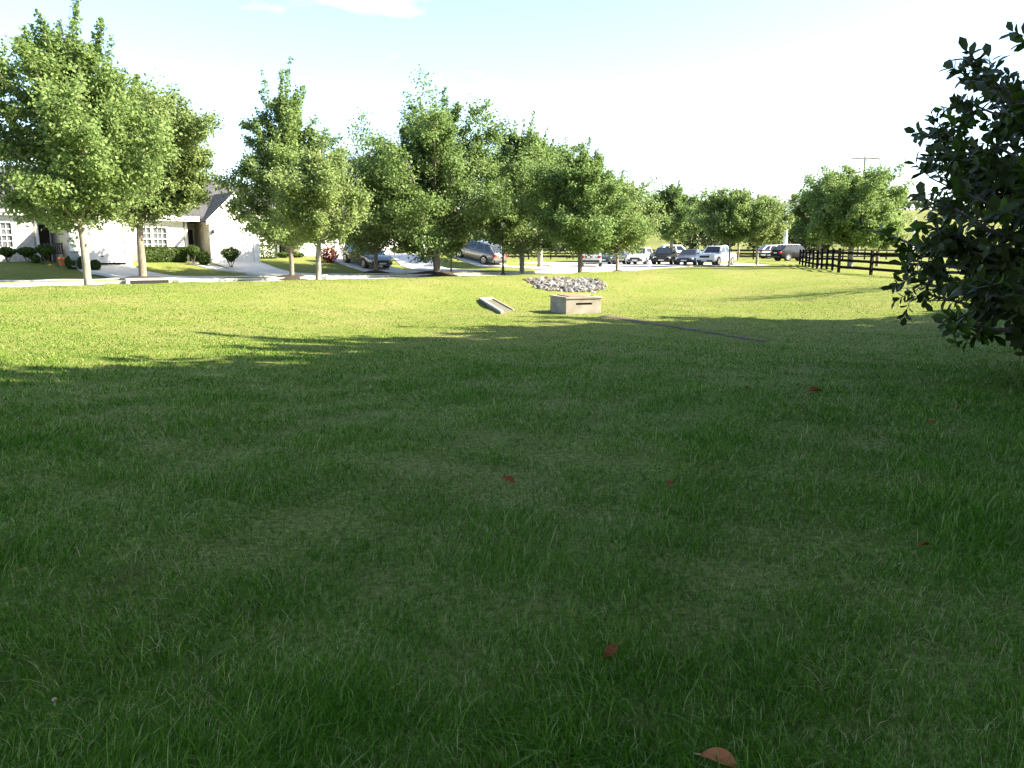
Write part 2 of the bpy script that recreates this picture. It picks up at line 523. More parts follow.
def strip(name, pts, w, m, lift=.02, thick=.12, step=.5, kind="structure"):
    """a slab that follows the ground along a line"""
    P, d = [], [0]
    pts = [Vector((p[0], p[1])) for p in pts]
    for a, b in zip(pts, pts[1:]):
        k = max(1, int((b - a).length / step))
        for i in range(k): P.append(a.lerp(b, i / k))
    P.append(pts[-1])
    mb = MB(); vs_ = []
    for i, p in enumerate(P):
        t = (P[min(i + 1, len(P) - 1)] - P[max(0, i - 1)]).normalized()
        nrm = Vector((-t.y, t.x))
        zl, zr = p + nrm * w / 2, p - nrm * w / 2
        z = max(gz(zl.x, zl.y), gz(zr.x, zr.y), gz(p.x, p.y)) + lift
        for q in (zl, zr): vs_ += [(q.x, q.y, z)]
        for q in (zl, zr): vs_ += [(q.x, q.y, z - thick)]
    fs = []
    for i in range(len(P) - 1):
        a, b = 4 * i, 4 * i + 4
        fs += [(a, a + 1, b + 1, b), (a, b, b + 2, a + 2), (a + 1, a + 3, b + 3, b + 1)]
    fs += [(0, 2, 3, 1)]; e = 4 * (len(P) - 1); fs += [(e, e + 1, e + 3, e + 2)]
    o = mb.add(vs_, fs).build(name, m)
    if kind: tag(o, kind=kind)
    return o

def curb(name, pts):
    mb = MB()
    for a, b in zip(pts, pts[1:]):
        a, b = Vector(a), Vector(b)
        t = (b - a).normalized(); nrm = Vector((-t.y, t.x))
        q = [a + nrm * .09 - t * .05, a - nrm * .15 - t * .05, b - nrm * .15 + t * .05, b + nrm * .09 + t * .05]
        mb.prism([(p.x, p.y, ROAD_Z - .08) for p in q], (0, 0, .215 + rnd.uniform(-.002, .002)))
    return tag(mb.build(name, M['curb']), kind="structure")

curb("near_kerb", PAVE[:10])
curb("far_kerb", PAVE[15:24])

# ------------------------------------------------------------------ trees
def foliage(name, C_, S_, N_, m, parent, rng, wid=.36, fold=.10):
    """one leaf-sized kite per centre"""
    n = len(C_)
    N_ = N_ / np.linalg.norm(N_, axis=1, keepdims=True)
    R = rng.normal(size=(n, 3))
    U = np.cross(N_, R); U /= np.linalg.norm(U, axis=1, keepdims=True) + 1e-9
    V = np.cross(N_, U)
    s = S_[:, None]
    vs_ = np.stack([C_ - U * s * .5, C_ + V * s * wid + N_ * s * fold, C_ + U * s * .5, C_ - V * s * wid + N_ * s * fold], 1).reshape(-1, 3)
    b = np.arange(n) * 4
    fs = np.concatenate([np.stack([b, b + 1, b + 2], 1), np.stack([b, b + 2, b + 3], 1)])
    return np_mesh(name, vs_, fs, m, parent)

def prof(t, peak=.20, top=.05):
    if t < peak: return .72 + .28 * (t / peak) ** .8
    return max(top, (1 - ((t - peak) / (1 - peak)) ** 1.05))

def make_tree(label, base, H, R, cb, tr, seed, nleaf=12000, ls=.16, leafm='maple', bark='bark', group="maples lining the street", name="maple_tree",
              lean=(0, 0), nb=48, peak=.20, trunkseg=9, droop=0., sy=1.0, cat="tree", mulch=0.):
    """trunk with limbs and twigs; leaves sit in sprays on the twigs"""
    r = random.Random(seed); rng = np.random.default_rng(seed)
    root = empty(name, base, 0, label, cat, group)
    tb = MB()
    wob = [(r.uniform(-.06, .06), r.uniform(-.06, .06)) for _ in range(trunkseg + 1)]
    ax = []
    for i in range(trunkseg + 1):
        t = i / trunkseg
        ax.append(Vector((wob[i][0] * t * 3 + lean[0] * t, wob[i][1] * t * 3 + lean[1] * t, -.15 + (H * .93 + .15) * t)))
    rad = [tr * (1.25 if i == 0 else 1) * (1 - .9 * (i / trunkseg)) ** .85 + .008 for i in range(trunkseg + 1)]
    p0 = ax[0].lerp(ax[1], .28)
    tb.tube([ax[0], p0] + ax[1:], [rad[0] * 1.15, tr * .98] + rad[1:], 10)
    def on_axis(z):
        for a, b in zip(ax, ax[1:]):
            if a.z <= z <= b.z: return a.lerp(b, (z - a.z) / (b.z - a.z))
        return ax[-1].copy()
    pts, wts = [], []
    ga = r.uniform(0, 6.28)
    for i in range(nb):
        t = (i + .5) / nb
        t = t ** 1.15
        z0 = cb * .92 + (H - cb) * t * .80
        z0 = max(z0, cb * .66)
        ga += 2.399 + r.uniform(-.5, .5)
        L = R * prof(t, peak) * r.uniform(.80, 1.16)
        el = math.radians(20 + 40 * t + r.uniform(-10, 9))
        o = on_axis(z0)
        dirh = Vector((math.cos(ga), math.sin(ga) * sy, 0))
        P = [o]
        segs = 5
        for k in range(1, segs + 1):
            e2 = el + .22 * (k / segs) - droop * (k / segs)
            P.append(P[-1] + (dirh * math.cos(e2) + Vector((0, 0, math.sin(e2)))) * (L / segs) / max(.55, math.cos(el)) * .92 + Vector((r.uniform(-.06, .06), r.uniform(-.06, .06), r.uniform(-.04, .04))))
        r0 = max(.014, tr * .42 * (1 - t) + .012)
        tb.tube(P, [r0 * (1 - .85 * k / segs) + .004 for k in range(segs + 1)], 5, cap=False)
        for k in range(1, segs + 1):
            for _ in range(3):
                d = (P[k] - P[k - 1]).normalized()
                side = Vector((r.gauss(0, 1), r.gauss(0, 1), r.gauss(.25 if t > .25 else -.45, .7))).normalized()
                tl = L * r.uniform(.16, .36)
                q = P[k - 1].lerp(P[k], r.random())
                e = q + (d * .75 + side * .85) * tl
                tb.tube([q, q.lerp(e, .5) + Vector((0, 0, .03)), e], [r0 * .28 + .004, .006, .003], 4, cap=False)
                n_ = 3 if k < 2 else 6
                for a in range(n_):
                    pts.append(q.lerp(e, .25 + .85 * (a + r.random()) / n_)); wts.append((.07 + .15 * tl, (.45 + .55 * k / segs) * (.12 + L / R)))
        pts.append(P[-1]); wts.append((.14, .12 + L / R))
    # upright leaders, which make the ragged spiky top
    for i in range(24):
        a = 2.399 * i + r.uniform(-.5, .5)
        if i < 6:
            hgt = (H - cb) * r.uniform(.20, .30); rr = R * (.03 if i == 0 else r.uniform(.12, .30)); zt_ = H * (1 - .035 * i)
        else:
            t = r.uniform(.25, .80); hgt = (H - cb) * r.uniform(.12, .20); rr = R * prof(t, peak) * r.uniform(.35, .80); zt_ = cb + (H - cb) * t + hgt * .8
        o = Vector((rr * math.cos(a), rr * math.sin(a), zt_ - hgt)) + Vector((on_axis(zt_ - hgt).x, on_axis(zt_ - hgt).y, 0))
        e = o + Vector((math.cos(a) * hgt * .25, math.sin(a) * hgt * .25, hgt))
        st_ = on_axis(max(cb * .8, zt_ - hgt * 1.7))
        tb.tube([st_, o, e], [.024, .012, .003], 4, cap=False)
        for k in range(18):
            q = k / 17
            pts.append(o.lerp(e, q)); wts.append((.055 + .022 * R * (1 - q), .62 - .25 * q))
    tb.build("trunk", M[bark], root, smooth=True)
    P_ = np.array([tuple(p) for p in pts]); W = np.array([w[0] for w in wts]); D = np.array([w[1] for w in wts]); D = D / D.sum()
    ch = rng.choice(len(P_), nleaf, p=D)
    C_ = P_[ch] + rng.normal(size=(nleaf, 3)) * W[ch][:, None] * np.array([1, 1, .8])
    C_ = C_[C_[:, 2] > cb * .55]
    n = len(C_)
    out = C_ - np.array([0, 0, H * .45]); out /= np.linalg.norm(out, axis=1, keepdims=True)
    N_ = rng.normal(size=(n, 3)) * .75 + out * .35 + np.array([0, 0, .55])
    S_ = ls * rng.uniform(.65, 1.25, n)
    foliage("crown", C_, S_, N_, M[leafm], root, rng)
    if mulch:
        mb = MB(); k = 20
        vs_ = [(0, 0, .20)]; fs = []
        for ring, (rr, hh) in enumerate(((.45, .15), (.8, .05), (1.0, -.1))):
            for i in range(k):
                a = 6.283 * i / k; q = mulch * rr * (1 + .09 * math.sin(3 * a + seed) + .05 * math.sin(7 * a))
                gzz = gz(base[0] + q * math.cos(a), base[1] + q * math.sin(a)) - base[2]
                vs_.append((q * math.cos(a), q * math.sin(a), gzz + hh))
        fs += [(0, 1 + i, 1 + (i + 1) % k) for i in range(k)]
        for ring in range(2):
            b = 1 + ring * k
            fs += [(b + i, b + k + i, b + k + (i + 1) % k, b + (i + 1) % k) for i in range(k)]
        m_ = mb.add(vs_, fs).build("mulch_mound", M['mulch'], smooth=True)
        m_.location = base
        tag(m_, "dark mulch mound round the foot of " + mulch_of[label], "mulch bed", "mulch mounds under street trees")
    return root

mulch_of = {}
def T(label, short, px, Y, py, top, crown_px, cb_py, tr, seed, **kw):
    """a tree from its trunk's pixel, its distance and the pixels of its top and crown width"""
    b = G(px, Y, py)
    H = at3(px, top, Y).z - b[2]
    R = crown_px * Y / F_PX / 2 * .97
    kw['nleaf'] = int(kw.get('nleaf', 12000) * 3.7); kw['ls'] = kw.get('ls', .16) * .86
    cb = at3(px, cb_py, Y).z - b[2]
    mulch_of[label] = short
    return make_tree(label, b, H, R, cb, tr, seed, **kw)

T("tall pale-trunked maple nearest the camera, at the left end of the lawn edge", "the nearest maple", 88, 31.0, 283, 0, 212, 224, .145, 11, nleaf=21000, ls=.165, leafm='maple', bark='bark_pale', lean=(-.25, 0))
T("broad maple on a dark mulch mound by the kerb storm drain", "the maple by the storm drain", 143, 40.0, 279, 76, 162, 213, .19, 12, nleaf=60000, ls=.17, leafm='maple_pale', bark='bark', mulch=1.35, lean=(.2, 0))
T("pointed spire-topped maple with a thin dark trunk before the white garage gable", "the spire-topped maple", 292, 43.0, 277, 60, 124, 246, .12, 13, nleaf=17000, ls=.17, bark='bark', mulch=1.1, peak=.15)
T("small rounded maple with a pale short trunk right beside the spire-topped one", "the small rounded maple", 318, 35.3, 280, 140, 112, 240, .12, 14, nleaf=7000, ls=.15, leafm='maple_pale', bark='bark_pale', lean=(.3, 0))
T("thin-trunked maple standing in front of the dark sedan", "the maple by the dark sedan", 376, 49.0, 271, 140, 118, 252, .12, 15, nleaf=10000, ls=.17, bark='bark', mulch=1.0)
T("biggest dark maple, thick low-forking trunk, in the middle of the street row", "the biggest dark maple", 437, 48.3, 273, 88, 190, 254, .23, 16, nleaf=24000, ls=.185, leafm='maple_dark', bark='bark', mulch=1.7)
T("slim sapling between the biggest dark maple and the black lamp post", "the slim sapling", 451, 50.5, 271, 190, 40, 254, .06, 17, nleaf=2200, ls=.16, leafm='maple', bark='bark')
T("upright maple with a pale trunk just right of the black lamp post", "the upright maple", 522, 52.3, 272, 112, 132, 254, .17, 18, nleaf=15000, ls=.185, leafm='maple', bark='bark_pale')
T("maple set back in the yard behind the upright one, stout pale trunk", "the set-back maple", 540, 61.0, 267, 128, 112, 225, .22, 19, nleaf=11000, ls=.2, leafm='maple_dark', bark='bark_pale')
T("dark-trunked maple on a mulch ring just left of the parked silver sedan", "the maple left of the silver sedan", 580, 45.6, 271, 138, 120, 252, .15, 20, nleaf=14000, ls=.175, leafm='maple_dark', bark='bark', mulch=.9)
T("young maple with a thin pale trunk at the car park's near edge", "the young maple", 617, 50.3, 270, 170, 92, 254, .09, 21, nleaf=7500, ls=.17, leafm='maple_pale', bark='bark_pale', mulch=.6)
T("oval maple standing behind the black car in the car park", "the oval maple", 671, 86.0, 262, 180, 68, 238, .2, 22, nleaf=8000, ls=.26, leafm='maple_dark', group="maples round the car park")
T("young maple whose thin trunk stands in front of the white pickup", "the maple by the pickup", 729, 67.8, 265, 188, 74, 240, .10, 23, nleaf=8000, ls=.22, leafm='maple', bark='bark_pale', group="maples round the car park")
T("small pale maple alone on the grass right of the white pickup", "the small pale maple", 757, 70.0, 264, 196, 66, 242, .12, 24, nleaf=6500, ls=.22, leafm='maple_pale', bark='bark_pale', group="maples round the car park")
T("thin young tree in the grass right behind the white pickup's tail", "the thin young tree", 738, 92.0, 259, 206, 44, 240, .10, 25, nleaf=4500, ls=.24, leafm='maple_dark', group="maples round the car park")
T("wide bushy tree with foliage to the ground behind the black fence corner", "the wide bushy tree", 850, 56.0, 268, 182, 104, 245, .2, 26, nleaf=16000, ls=.2, leafm='maple', group="bushy trees behind the fence", nb=40, peak=.4)
T("low spreading tree left of the wide bushy one, behind the receding fence", "the low spreading tree", 818, 64.0, 267, 192, 80, 240, .15, 27, nleaf=8000, ls=.21, leafm='maple_dark', group="bushy trees behind the fence", nb=30, peak=.4)
T("pale round tree at the right shoulder of the wide bushy one", "the pale round tree", 877, 66.0, 265, 194, 54, 246, .15, 28, nleaf=7000, ls=.22, leafm='maple_pale', group="bushy trees behind the fence", nb=30, peak=.45)

# background trees beyond the far fence: each on its own
bgk = [("in the gap right of the silver sedan", 600, 118, 214), ("above the dark sedan in the car park", 632, 112, 208), ("between the oval maple and the pickup", 690, 116, 214),
       ("far behind the white pickup", 712, 122, 210), ("just left of the thin pole", 728, 130, 212), ("right of the thin pole", 762, 126, 216),
       ("behind the house gap left of the lamp post", 480, 120, 205), ("behind the upright maple", 508, 112, 206), ("behind the set-back maple", 556, 115, 208),
       ("left of the white pole at the field", 777, 135, 222), ("right of the white pole at the field", 800, 120, 220), ("at the far end of the receding fence", 818, 112, 222)]
for i, (where, px, Y, top) in enumerate(bgk):
    make_tree("far dark bushy tree " + where, G(px, Y, 255), at3(px, top, Y).z - gz(at(px, Y), Y), rnd.uniform(3.3, 4.4), .8, .2, 60 + i, nleaf=3200, ls=.42,
              leafm='far_leaf', group="far trees beyond the car park", nb=20, name="broadleaf_tree", peak=.42)

# ------------------------------------------------------------------ magnolia at the right
def magnolia(base, H, R, seed):
    r = random.Random(seed); rng = np.random.default_rng(seed)
    root = empty("magnolia_tree", base, 0, "dark glossy big-leaved magnolia at the right edge, its lowest branches hanging just over the grass", "tree")
    tb = MB()
    ax = [Vector((0, 0, -.2)), Vector((.03, .02, .8)), Vector((-.05, .03, 2.0)), Vector((.02, -.03, 3.4)), Vector((0, 0, H * .97))]
    tb.tube(ax, [.19, .15, .11, .07, .02], 10)
    tips = []
    nb = 230; ga = 0
    for i in range(nb):
        t = (i + .5) / nb
        z0 = .75 + (H - 1.0) * t ** 1.05
        o = Vector((0, 0, z0))
        ga += 2.399 + r.uniform(-.4, .4)
        pr = (.84 + .16 * t / .25) if t < .25 else max(.14, 1 - ((t - .25) / .75) ** 1.3)
        L = R * pr * r.uniform(.78, 1.08)
        el = math.radians(-6 + 34 * t + r.uniform(-10, 10))
        d = Vector((math.cos(ga), math.sin(ga), 0))
        P = [o]
        for k in range(1, 7):
            e2 = el + .40 * (k / 6) ** 2 - .12
            P.append(P[-1] + (d * math.cos(e2) + Vector((0, 0, math.sin(e2)))) * L / 6 + Vector((r.uniform(-.05, .05), r.uniform(-.05, .05), r.uniform(-.04, .04))))
        lowest = r.uniform(.72, 1.15)
        for k, p in enumerate(P):
            p.z = max(p.z, lowest + .06 * math.sin(k * 1.7 + i))
        tb.tube(P, [.035 * (1 - t) + .018 - (.025 * (1 - t) + .008) * k / 6 for k in range(7)], 6, cap=False)
        tips.append((P[-1], (P[-1] - P[-2]).normalized()))
        for k in range(2, 7):
            for _ in range(3 if k > 2 else 2):
                dd = (P[k] - P[k - 1]).normalized()
                side = Vector((r.gauss(0, 1), r.gauss(0, 1), r.gauss(.2, .6))).normalized()
                tl = r.uniform(.25, .62)
                q = P[k - 1].lerp(P[k], r.random()); e = q + (dd * .6 + side * .8).normalized() * tl
                e.z = max(e.z, .62)
                m_ = q.lerp(e, .55) + Vector((0, 0, -.04))
                tb.tube([q, m_, e], [.011, .008, .005], 5, cap=False)
                tips.append((e, (e - m_).normalized()))
                if r.random() < .85:
                    s2 = Vector((r.gauss(0, 1), r.gauss(0, 1), r.gauss(.3, .6))).normalized()
                    e2_ = m_ + s2 * tl * .7; e2_.z = max(e2_.z, .2)
                    tb.tube([m_, e2_], [.007, .004], 4, cap=False); tips.append((e2_, s2))
    # a long bare shoot that sticks out at the upper left, as in the place
    for (tx, ty, tz), (mx_, my, mz) in ((SHOOT, SHOOT_M),):
        a = Vector((-.35, -.1, H * .58)); b = Vector((mx_, my, mz)); c = Vector((tx, ty, tz))
        tb.tube([a, b, b.lerp(c, .5) + Vector((-.03, 0, .06)), c], [.022, .016, .012, .007], 6, cap=False)
        for k in range(3): tips.append((c + Vector((.06 * k, .02, -.05 * k)), Vector((-.4, -.3, .8))))
        tips.append((b.lerp(c, .55) + Vector((.12, 0, .1)), Vector((.3, 0, 1)))); tips.append((b + Vector((.1, 0, .12)), Vector((.1, 0, 1))))
    tb.build("trunk", M['twig'], root, smooth=True)
    # whorls of long leaves on every tip
    VS, FS = [], []
    b = 0
    for p, d in tips:
        k = r.randint(7, 12)
        ref = Vector((0, 0, 1)) if abs(d.z) < .9 else Vector((1, 0, 0))
        a = d.cross(ref).normalized(); c = d.cross(a)
        off = r.uniform(0, 6.28)
        for j in range(k):
            q = off + 2.399 * j
            o_ = p - d * (.03 * j)
            spread = r.uniform(.35, 1.15) + .05 * j
            ld = (d * math.cos(spread) + (a * math.cos(q) + c * math.sin(q)) * math.sin(spread)).normalized()
            ld = (ld + Vector((0, 0, -.18 + .1 * r.random()))).normalized()
            up = (d - ld * d.dot(ld)); up = up.normalized() if up.length > .05 else a
            up = (up + Vector((r.uniform(-.4, .4), r.uniform(-.4, .4), r.uniform(0, .5)))); up = (up - ld * up.dot(ld)).normalized()
            sd = ld.cross(up)
            L = r.uniform(.12, .21); w = L * r.uniform(.22, .30); cv = r.uniform(-.02, .10)
            m0 = o_; m1 = o_ + ld * L * .35 - up * 0; m2 = o_ + ld * L * .70 - up * L * cv; m3 = o_ + ld * L - up * L * cv * 2.4
            VS += [m0, m1, m2, m3, m1 + sd * w * .80 + up * w * .25, m2 + sd * w * 1.0 + up * w * .25, m1 - sd * w * .80 + up * w * .25, m2 - sd * w * 1.0 + up * w * .25]
            FS += [(b, b + 1, b + 4), (b + 1, b + 5, b + 4), (b + 1, b + 2, b + 5), (b + 2, b + 3, b + 5), (b, b + 6, b + 1), (b + 1, b + 6, b + 7), (b + 1, b + 7, b + 2), (b + 2, b + 7, b + 3)]
            b += 8
    np_mesh("crown", np.array([tuple(v) for v in VS]), np.array(FS), M['magnolia'], root, smooth=True)
    return root

MAG = Vector((8.85, 9.9, gz(8.85, 9.9)))
SHOOT = tuple(at3(968, 52, 8.6) - MAG); SHOOT_M = tuple(at3(1003, 100, 9.0) - MAG)
magnolia(MAG, 5.5, 4.1, 9)
mb = MB(); k = 26
vs_ = [(0, 0, .07)] + [(1.75 * (1 + .1 * math.sin(3 * a) + .06 * math.sin(8 * a)) * rr * math.cos(a), 1.75 * (1 + .1 * math.sin(3 * a) + .06 * math.sin(8 * a)) * rr * math.sin(a), hh)
       for rr, hh in ((.6, .06), (1, -.03)) for a in [6.283 * i / k for i in range(k)]]
fs = [(0, 1 + i, 1 + (i + 1) % k) for i in range(k)] + [(1 + i, 1 + k + i, 1 + k + (i + 1) % k, 1 + (i + 1) % k) for i in range(k)]
mm = mb.add(vs_, fs).build("mulch_bed", M['mulch'], smooth=True); mm.location = MAG
tag(mm, "brown mulch bed on the ground under the dark magnolia", "mulch bed")

# ------------------------------------------------------------------ houses
def house(label, loc, rz, garage_px=1.2, wallm='cream', gm='whites', sidem='tan', winw=3.1, rec=1.2, gw=3.1, gdepth=2.5, stonepier=False, whole=7.5, frontwall=None):
    """one terraced unit; local x runs along the street front, -y faces the street. origin: front left corner of the window wall"""
    root = empty("terraced_house", loc, rz, label, "house", "terraced houses along the street")
    H_ = 2.75
    gx0 = winw + rec; gx1 = gx0 + gw; W = gx1
    fw = M[frontwall] if frontwall else M[gm]
    # front wall with window opening: built of pieces round the opening
    wx0, wx1, wz0, wz1 = .35, 2.15, .75, 2.2
    w = MB()
    w.box(0, wx0, 0, .2, -1.2, H_).box(wx1, winw, 0, .2, -1.2, H_).box(wx0, wx1, 0, .2, -1.2, wz0).box(wx0, wx1, 0, .2, wz1, H_)
    w.box(-.0, .2, .2, whole, -1.2, H_ - .003).box(W - .2, W, .2, whole, -1.2, H_ - .003).box(.2, W - .2, whole - .2, whole, -1.2, H_ - .003)
    w.build("wall", fw, root)
    # recess
    e = MB(); e.box(winw - .003, winw + .15, .2, 1.6, -1.2, H_ - .006)
    e.box(winw + .15, winw + .28, 1.5, 1.7, -1.2, H_ - .01).box(winw + .28, gx0, 1.5, 1.7, 2.1, H_ - .01)
    e.build("porch_wall", M[sidem], root)
    d = MB().box(winw + .34, gx0 - .12, 1.52, 1.58, .02, 2.08).build("door", M['door'], root, bevel=.01)
    MB().tube([(gx0 - .25, 1.50, 1.0), (gx0 - .25, 1.46, 1.0)], .03, 8).build("handle", M['chrome'], d)
    MB().box(winw + .28, winw + .34, 1.48, 1.6, -.02, 2.14).box(gx0 - .12, gx0 - .05, 1.48, 1.6, -.02, 2.14).box(winw + .34, gx0 - .12, 1.48, 1.6, 2.08, 2.14).build("door_frame", M['trim'], root)
    MB().box(winw, gx0, -.3, 1.5, -.9, .0).build("porch_step", M['walk'], root)
    MB().tube([(winw + .22, .15, 0), (winw + .22, .15, 2.6)], .09, 10).build("porch_column", M['trim'], root)
    # garage
    y0 = -garage_px
    MB().box(gx0, gx0 + .18, y0 + .18, 1.5, -1.4, H_ - .003).build("side_wall", M[sidem], root)
    g = MB(); dw0, dw1, dh = gx0 + .35, gx1 - .35, 2.15
    g.box(gx0, dw0, y0, y0 + .18, -1.4, H_).box(dw1, gx1, y0, y0 + .18, -1.4, H_).box(dw0, dw1, y0, y0 + .18, dh, H_)
    g.box(gx1 - .18, gx1, y0 + .18, .2, -1.4, H_ - .002)
    gp = (gx0 + gx1) / 2; gh = H_ + (gw / 2 + .0) * .95
    g.prism([(gx0, y0 + .002, H_), (gx1, y0 + .002, H_), (gp, y0 + .002, gh)], (0, .16, 0))
    g.build("garage_wall", M[gm], root)
    gd = MB().box(dw0, dw1, y0 + .07, y0 + .12, -.05, dh)
    for rr in range(4):
        for cc in range(4):
            pw = (dw1 - dw0) / 4
            gd.box(dw0 + pw * cc + .06, dw0 + pw * (cc + 1) - .06, y0 + .055, y0 + .075, .03 + rr * .54, .03 + rr * .54 + .42)
    gdo = gd.build("garage_door", M['white'], root)
    MB().box(gp - .08, gp + .08, y0 + .03, y0 + .055, .28, .32).build("handle", M['black'], gdo)
    # window
    fr = MB()
    t = .07
    fr.box(wx0 - .06, wx0 + t, -.05, .1, wz0 - .06, wz1 + .06).box(wx1 - t, wx1 + .06, -.05, .1, wz0 - .06, wz1 + .06)
    fr.box(wx0 + t, wx1 - t, -.05, .1, wz0 - .06, wz0 + t).box(wx0 + t, wx1 - t, -.05, .1, wz1 - t, wz1 + .06)
    xm = (wx0 + wx1) / 2; zm = (wz0 + wz1) / 2
    fr.box(xm - .07, xm + .07, -.04, .09, wz0 + t, wz1 - t)
    for a, b in ((wx0 + t, xm - .07), (xm + .07, wx1 - t)):
        fr.box(a, b, -.02, .08, zm - .035, zm + .035)
        for q in (1, 2):
            x = a + (b - a) * q / 3
            fr.box(x - .014, x + .014, .01, .05, wz0 + t, zm - .035).box(x - .014, x + .014, .01, .05, zm + .035, wz1 - t)
        for zz in ((wz0 + t + zm) / 2, (zm + wz1 - t) / 2): fr.box(a, b, .012, .048, zz - .014, zz + .014)
    wo = fr.build("window", M['trim'], root)
    MB().box(wx0 + .02, wx1 - .02, .055, .065, wz0 + .02, wz1 - .02).build("pane", M['pane'], wo)
    MB().box(wx0 - .1, wx1 + .1, -.11, .0, wz0 - .13, wz0 - .062).build("sill", M['trim'], wo)
    if stonepier:
        MB().box(wx1 + .1, winw + .004, -.04, -.003, -1.2, H_ - .05).box(.004, wx1 + .1, -.04, -.003, -1.2, .5).build("stone_veneer", M['stone'], root)
    # roofs
    ym = whole / 2; rz_ = H_ + ym * .62 + .2
    ov = .4
    rf = MB()
    for sgn in (0, 1):
        ya, yb = (-ov, ym) if sgn == 0 else (whole + ov, ym)
        za = H_ - .05
        a = [(-.02, ya, za), (W + .02, ya, za), (W + .02, yb, rz_), (-.02, yb, rz_)]
        rf.prism(a if sgn == 0 else a[::-1], (0, 0, .14))
    # garage cross-gable
    y1 = ym * .55
    for sgn in (-1, 1):
        ex = gp + sgn * (gw / 2 + .3); ez = H_ - .3 * .95
        a = [(ex, y0 - .3, ez), (gp, y0 - .3, gh), (gp, y1, gh), (ex, y1, ez)]
        rf.prism(a if sgn > 0 else a[::-1], (0, 0, .12))
    ro = rf.build("roof", M['shingle'], root)
    fa = MB()
    fa.box(0, gx0 - .31, -ov - .035, -ov - .002, H_ - .2, H_ + .09)
    for sgn in (-1, 1):
        ex = gp + sgn * (gw / 2 + .3); ez = H_ - .3 * .95
        a = [(ex, y0 - .335, ez - .14), (gp, y0 - .335, gh - .14), (gp, y0 - .335, gh + .115), (ex, y0 - .335, ez + .115)]
        MB().prism(a, (0, .032, 0)).build("fascia", M['trim'], root)
    fa.build("fascia", M['trim'], root)
    MB().box(.0, gx0 - .31, -ov, 0, H_ - .22, H_ - .19).build("soffit", M['trim'], root)
    MB().tube([(.06, -.47, H_ - .02), (gx0 - .4, -.47, H_ - .02)], .055, 6).build("gutter", M['trim'], root)
    # side gables
    sgm = MB()
    for x in (.0, W - .14):
        sgm.prism([(x + .01, 0, H_ - .01), (x + .01, whole, H_ - .01), (x + .01, ym, rz_ - .02)], (.12, 0, 0))
    sgm.build("gable_wall", M['tan'], root)
    # chimney pipe and lantern, house light
    MB().tube([(W * .4, ym + .8, rz_ - .5), (W * .4, ym + .8, rz_ + .35)], .06, 8).build("vent_pipe", M['metal_grey'], ro)
    MB().lathe([(.05, 0), (.08, .05), (.07, .22), (.02, .3)], 8, (gx0 + .17, y0 - .1, 1.8)).build("wall_lantern", M['black'], root)
    return root

ROT = math.radians(40)
a_ = Vector((math.cos(ROT), math.sin(ROT))); b_ = Vector((-math.sin(ROT), math.cos(ROT)))
def gfront(px, Y, gp_):           # where the garage's front left corner stands -> window wall's left corner
    g = Vector((at(px, Y), Y))
    return g - a_ * 4.3 + b_ * gp_
units = [("white terraced house at the far left, window beside a stone pier", 72, 44.0, 3.0, .67, True, None),
         ("white terraced house with grey roof behind the broad mulched maple", 212, 50.0, 1.2, .49, False, None),
         ("white terraced house mostly hidden behind the small rounded maple", 300, 61.0, 1.4, .62, False, None),
         ("cream terraced house hidden behind the biggest maple, left of the brick one", 368, 70.0, 1.4, .72, False, None),
         ("brick fronted terraced house at the end of the row, left of the grey SUV", 424, 79.0, 1.4, .80, False, 'brick')]
HS = []
for lab, px, Y, gp_, z, sp, fwm in units:
    p = gfront(px, Y, gp_)
    house(lab, (p.x, p.y, z), ROT, garage_px=gp_, stonepier=sp, frontwall=fwm)
    HS.append((p, gp_, z))
# the wall between the first house and the next one reads as one terrace
def driveway(name, hs, target, w=3.0):
    p, gp_, z = hs
    g = p + a_ * (4.3 + 1.55) - b_ * (gp_ - .1)
    g2 = g - b_ * 2.0
    strip(name, [(g.x, g.y), (g2.x, g2.y), target], w, M['walk'], lift=.03)
driveway("driveway", HS[0], (-15.6, 40.7))
driveway("driveway", HS[1], (-10.2, 43.9))
CAR_C = Vector((at(366, 55), 55)); CAR_E = Vector((at(478, 66.5), 66.5))
driveway("driveway", HS[2], (CAR_C.x, CAR_C.y))
strip("driveway", [(CAR_C.x - .0, CAR_C.y), (-5.4, 49.0)], 3.0, M['walk'], lift=.034)
driveway("driveway", HS[3], (at(420, 58), 58), 2.8)
strip("driveway", [(at(420, 58), 58), (at(470, 52), 51.6)], 2.8, M['walk'], lift=.034)
driveway("driveway", HS[4], (CAR_E.x - 1.2, CAR_E.y + 1.6))
strip("driveway", [(CAR_E.x - 1.2, CAR_E.y + 1.6), (CAR_E.x + 1.6, CAR_E.y - 2.2), (3.4, 57.5)], 3.0, M['walk'], lift=.034)
strip("sidewalk", [(-50, 22.0), (-23.9, 38.1), (-12.3, 45.2), (-7.6, 48.4), (-2.6, 52.0)], 1.3, M['walk'], lift=.018)
strip("front_walk", [(at(196, 49.3), 49.3), (at(222, 47.5), 47.5), (-14.5, 47.3)], 1.0, M['walk'], lift=.012)

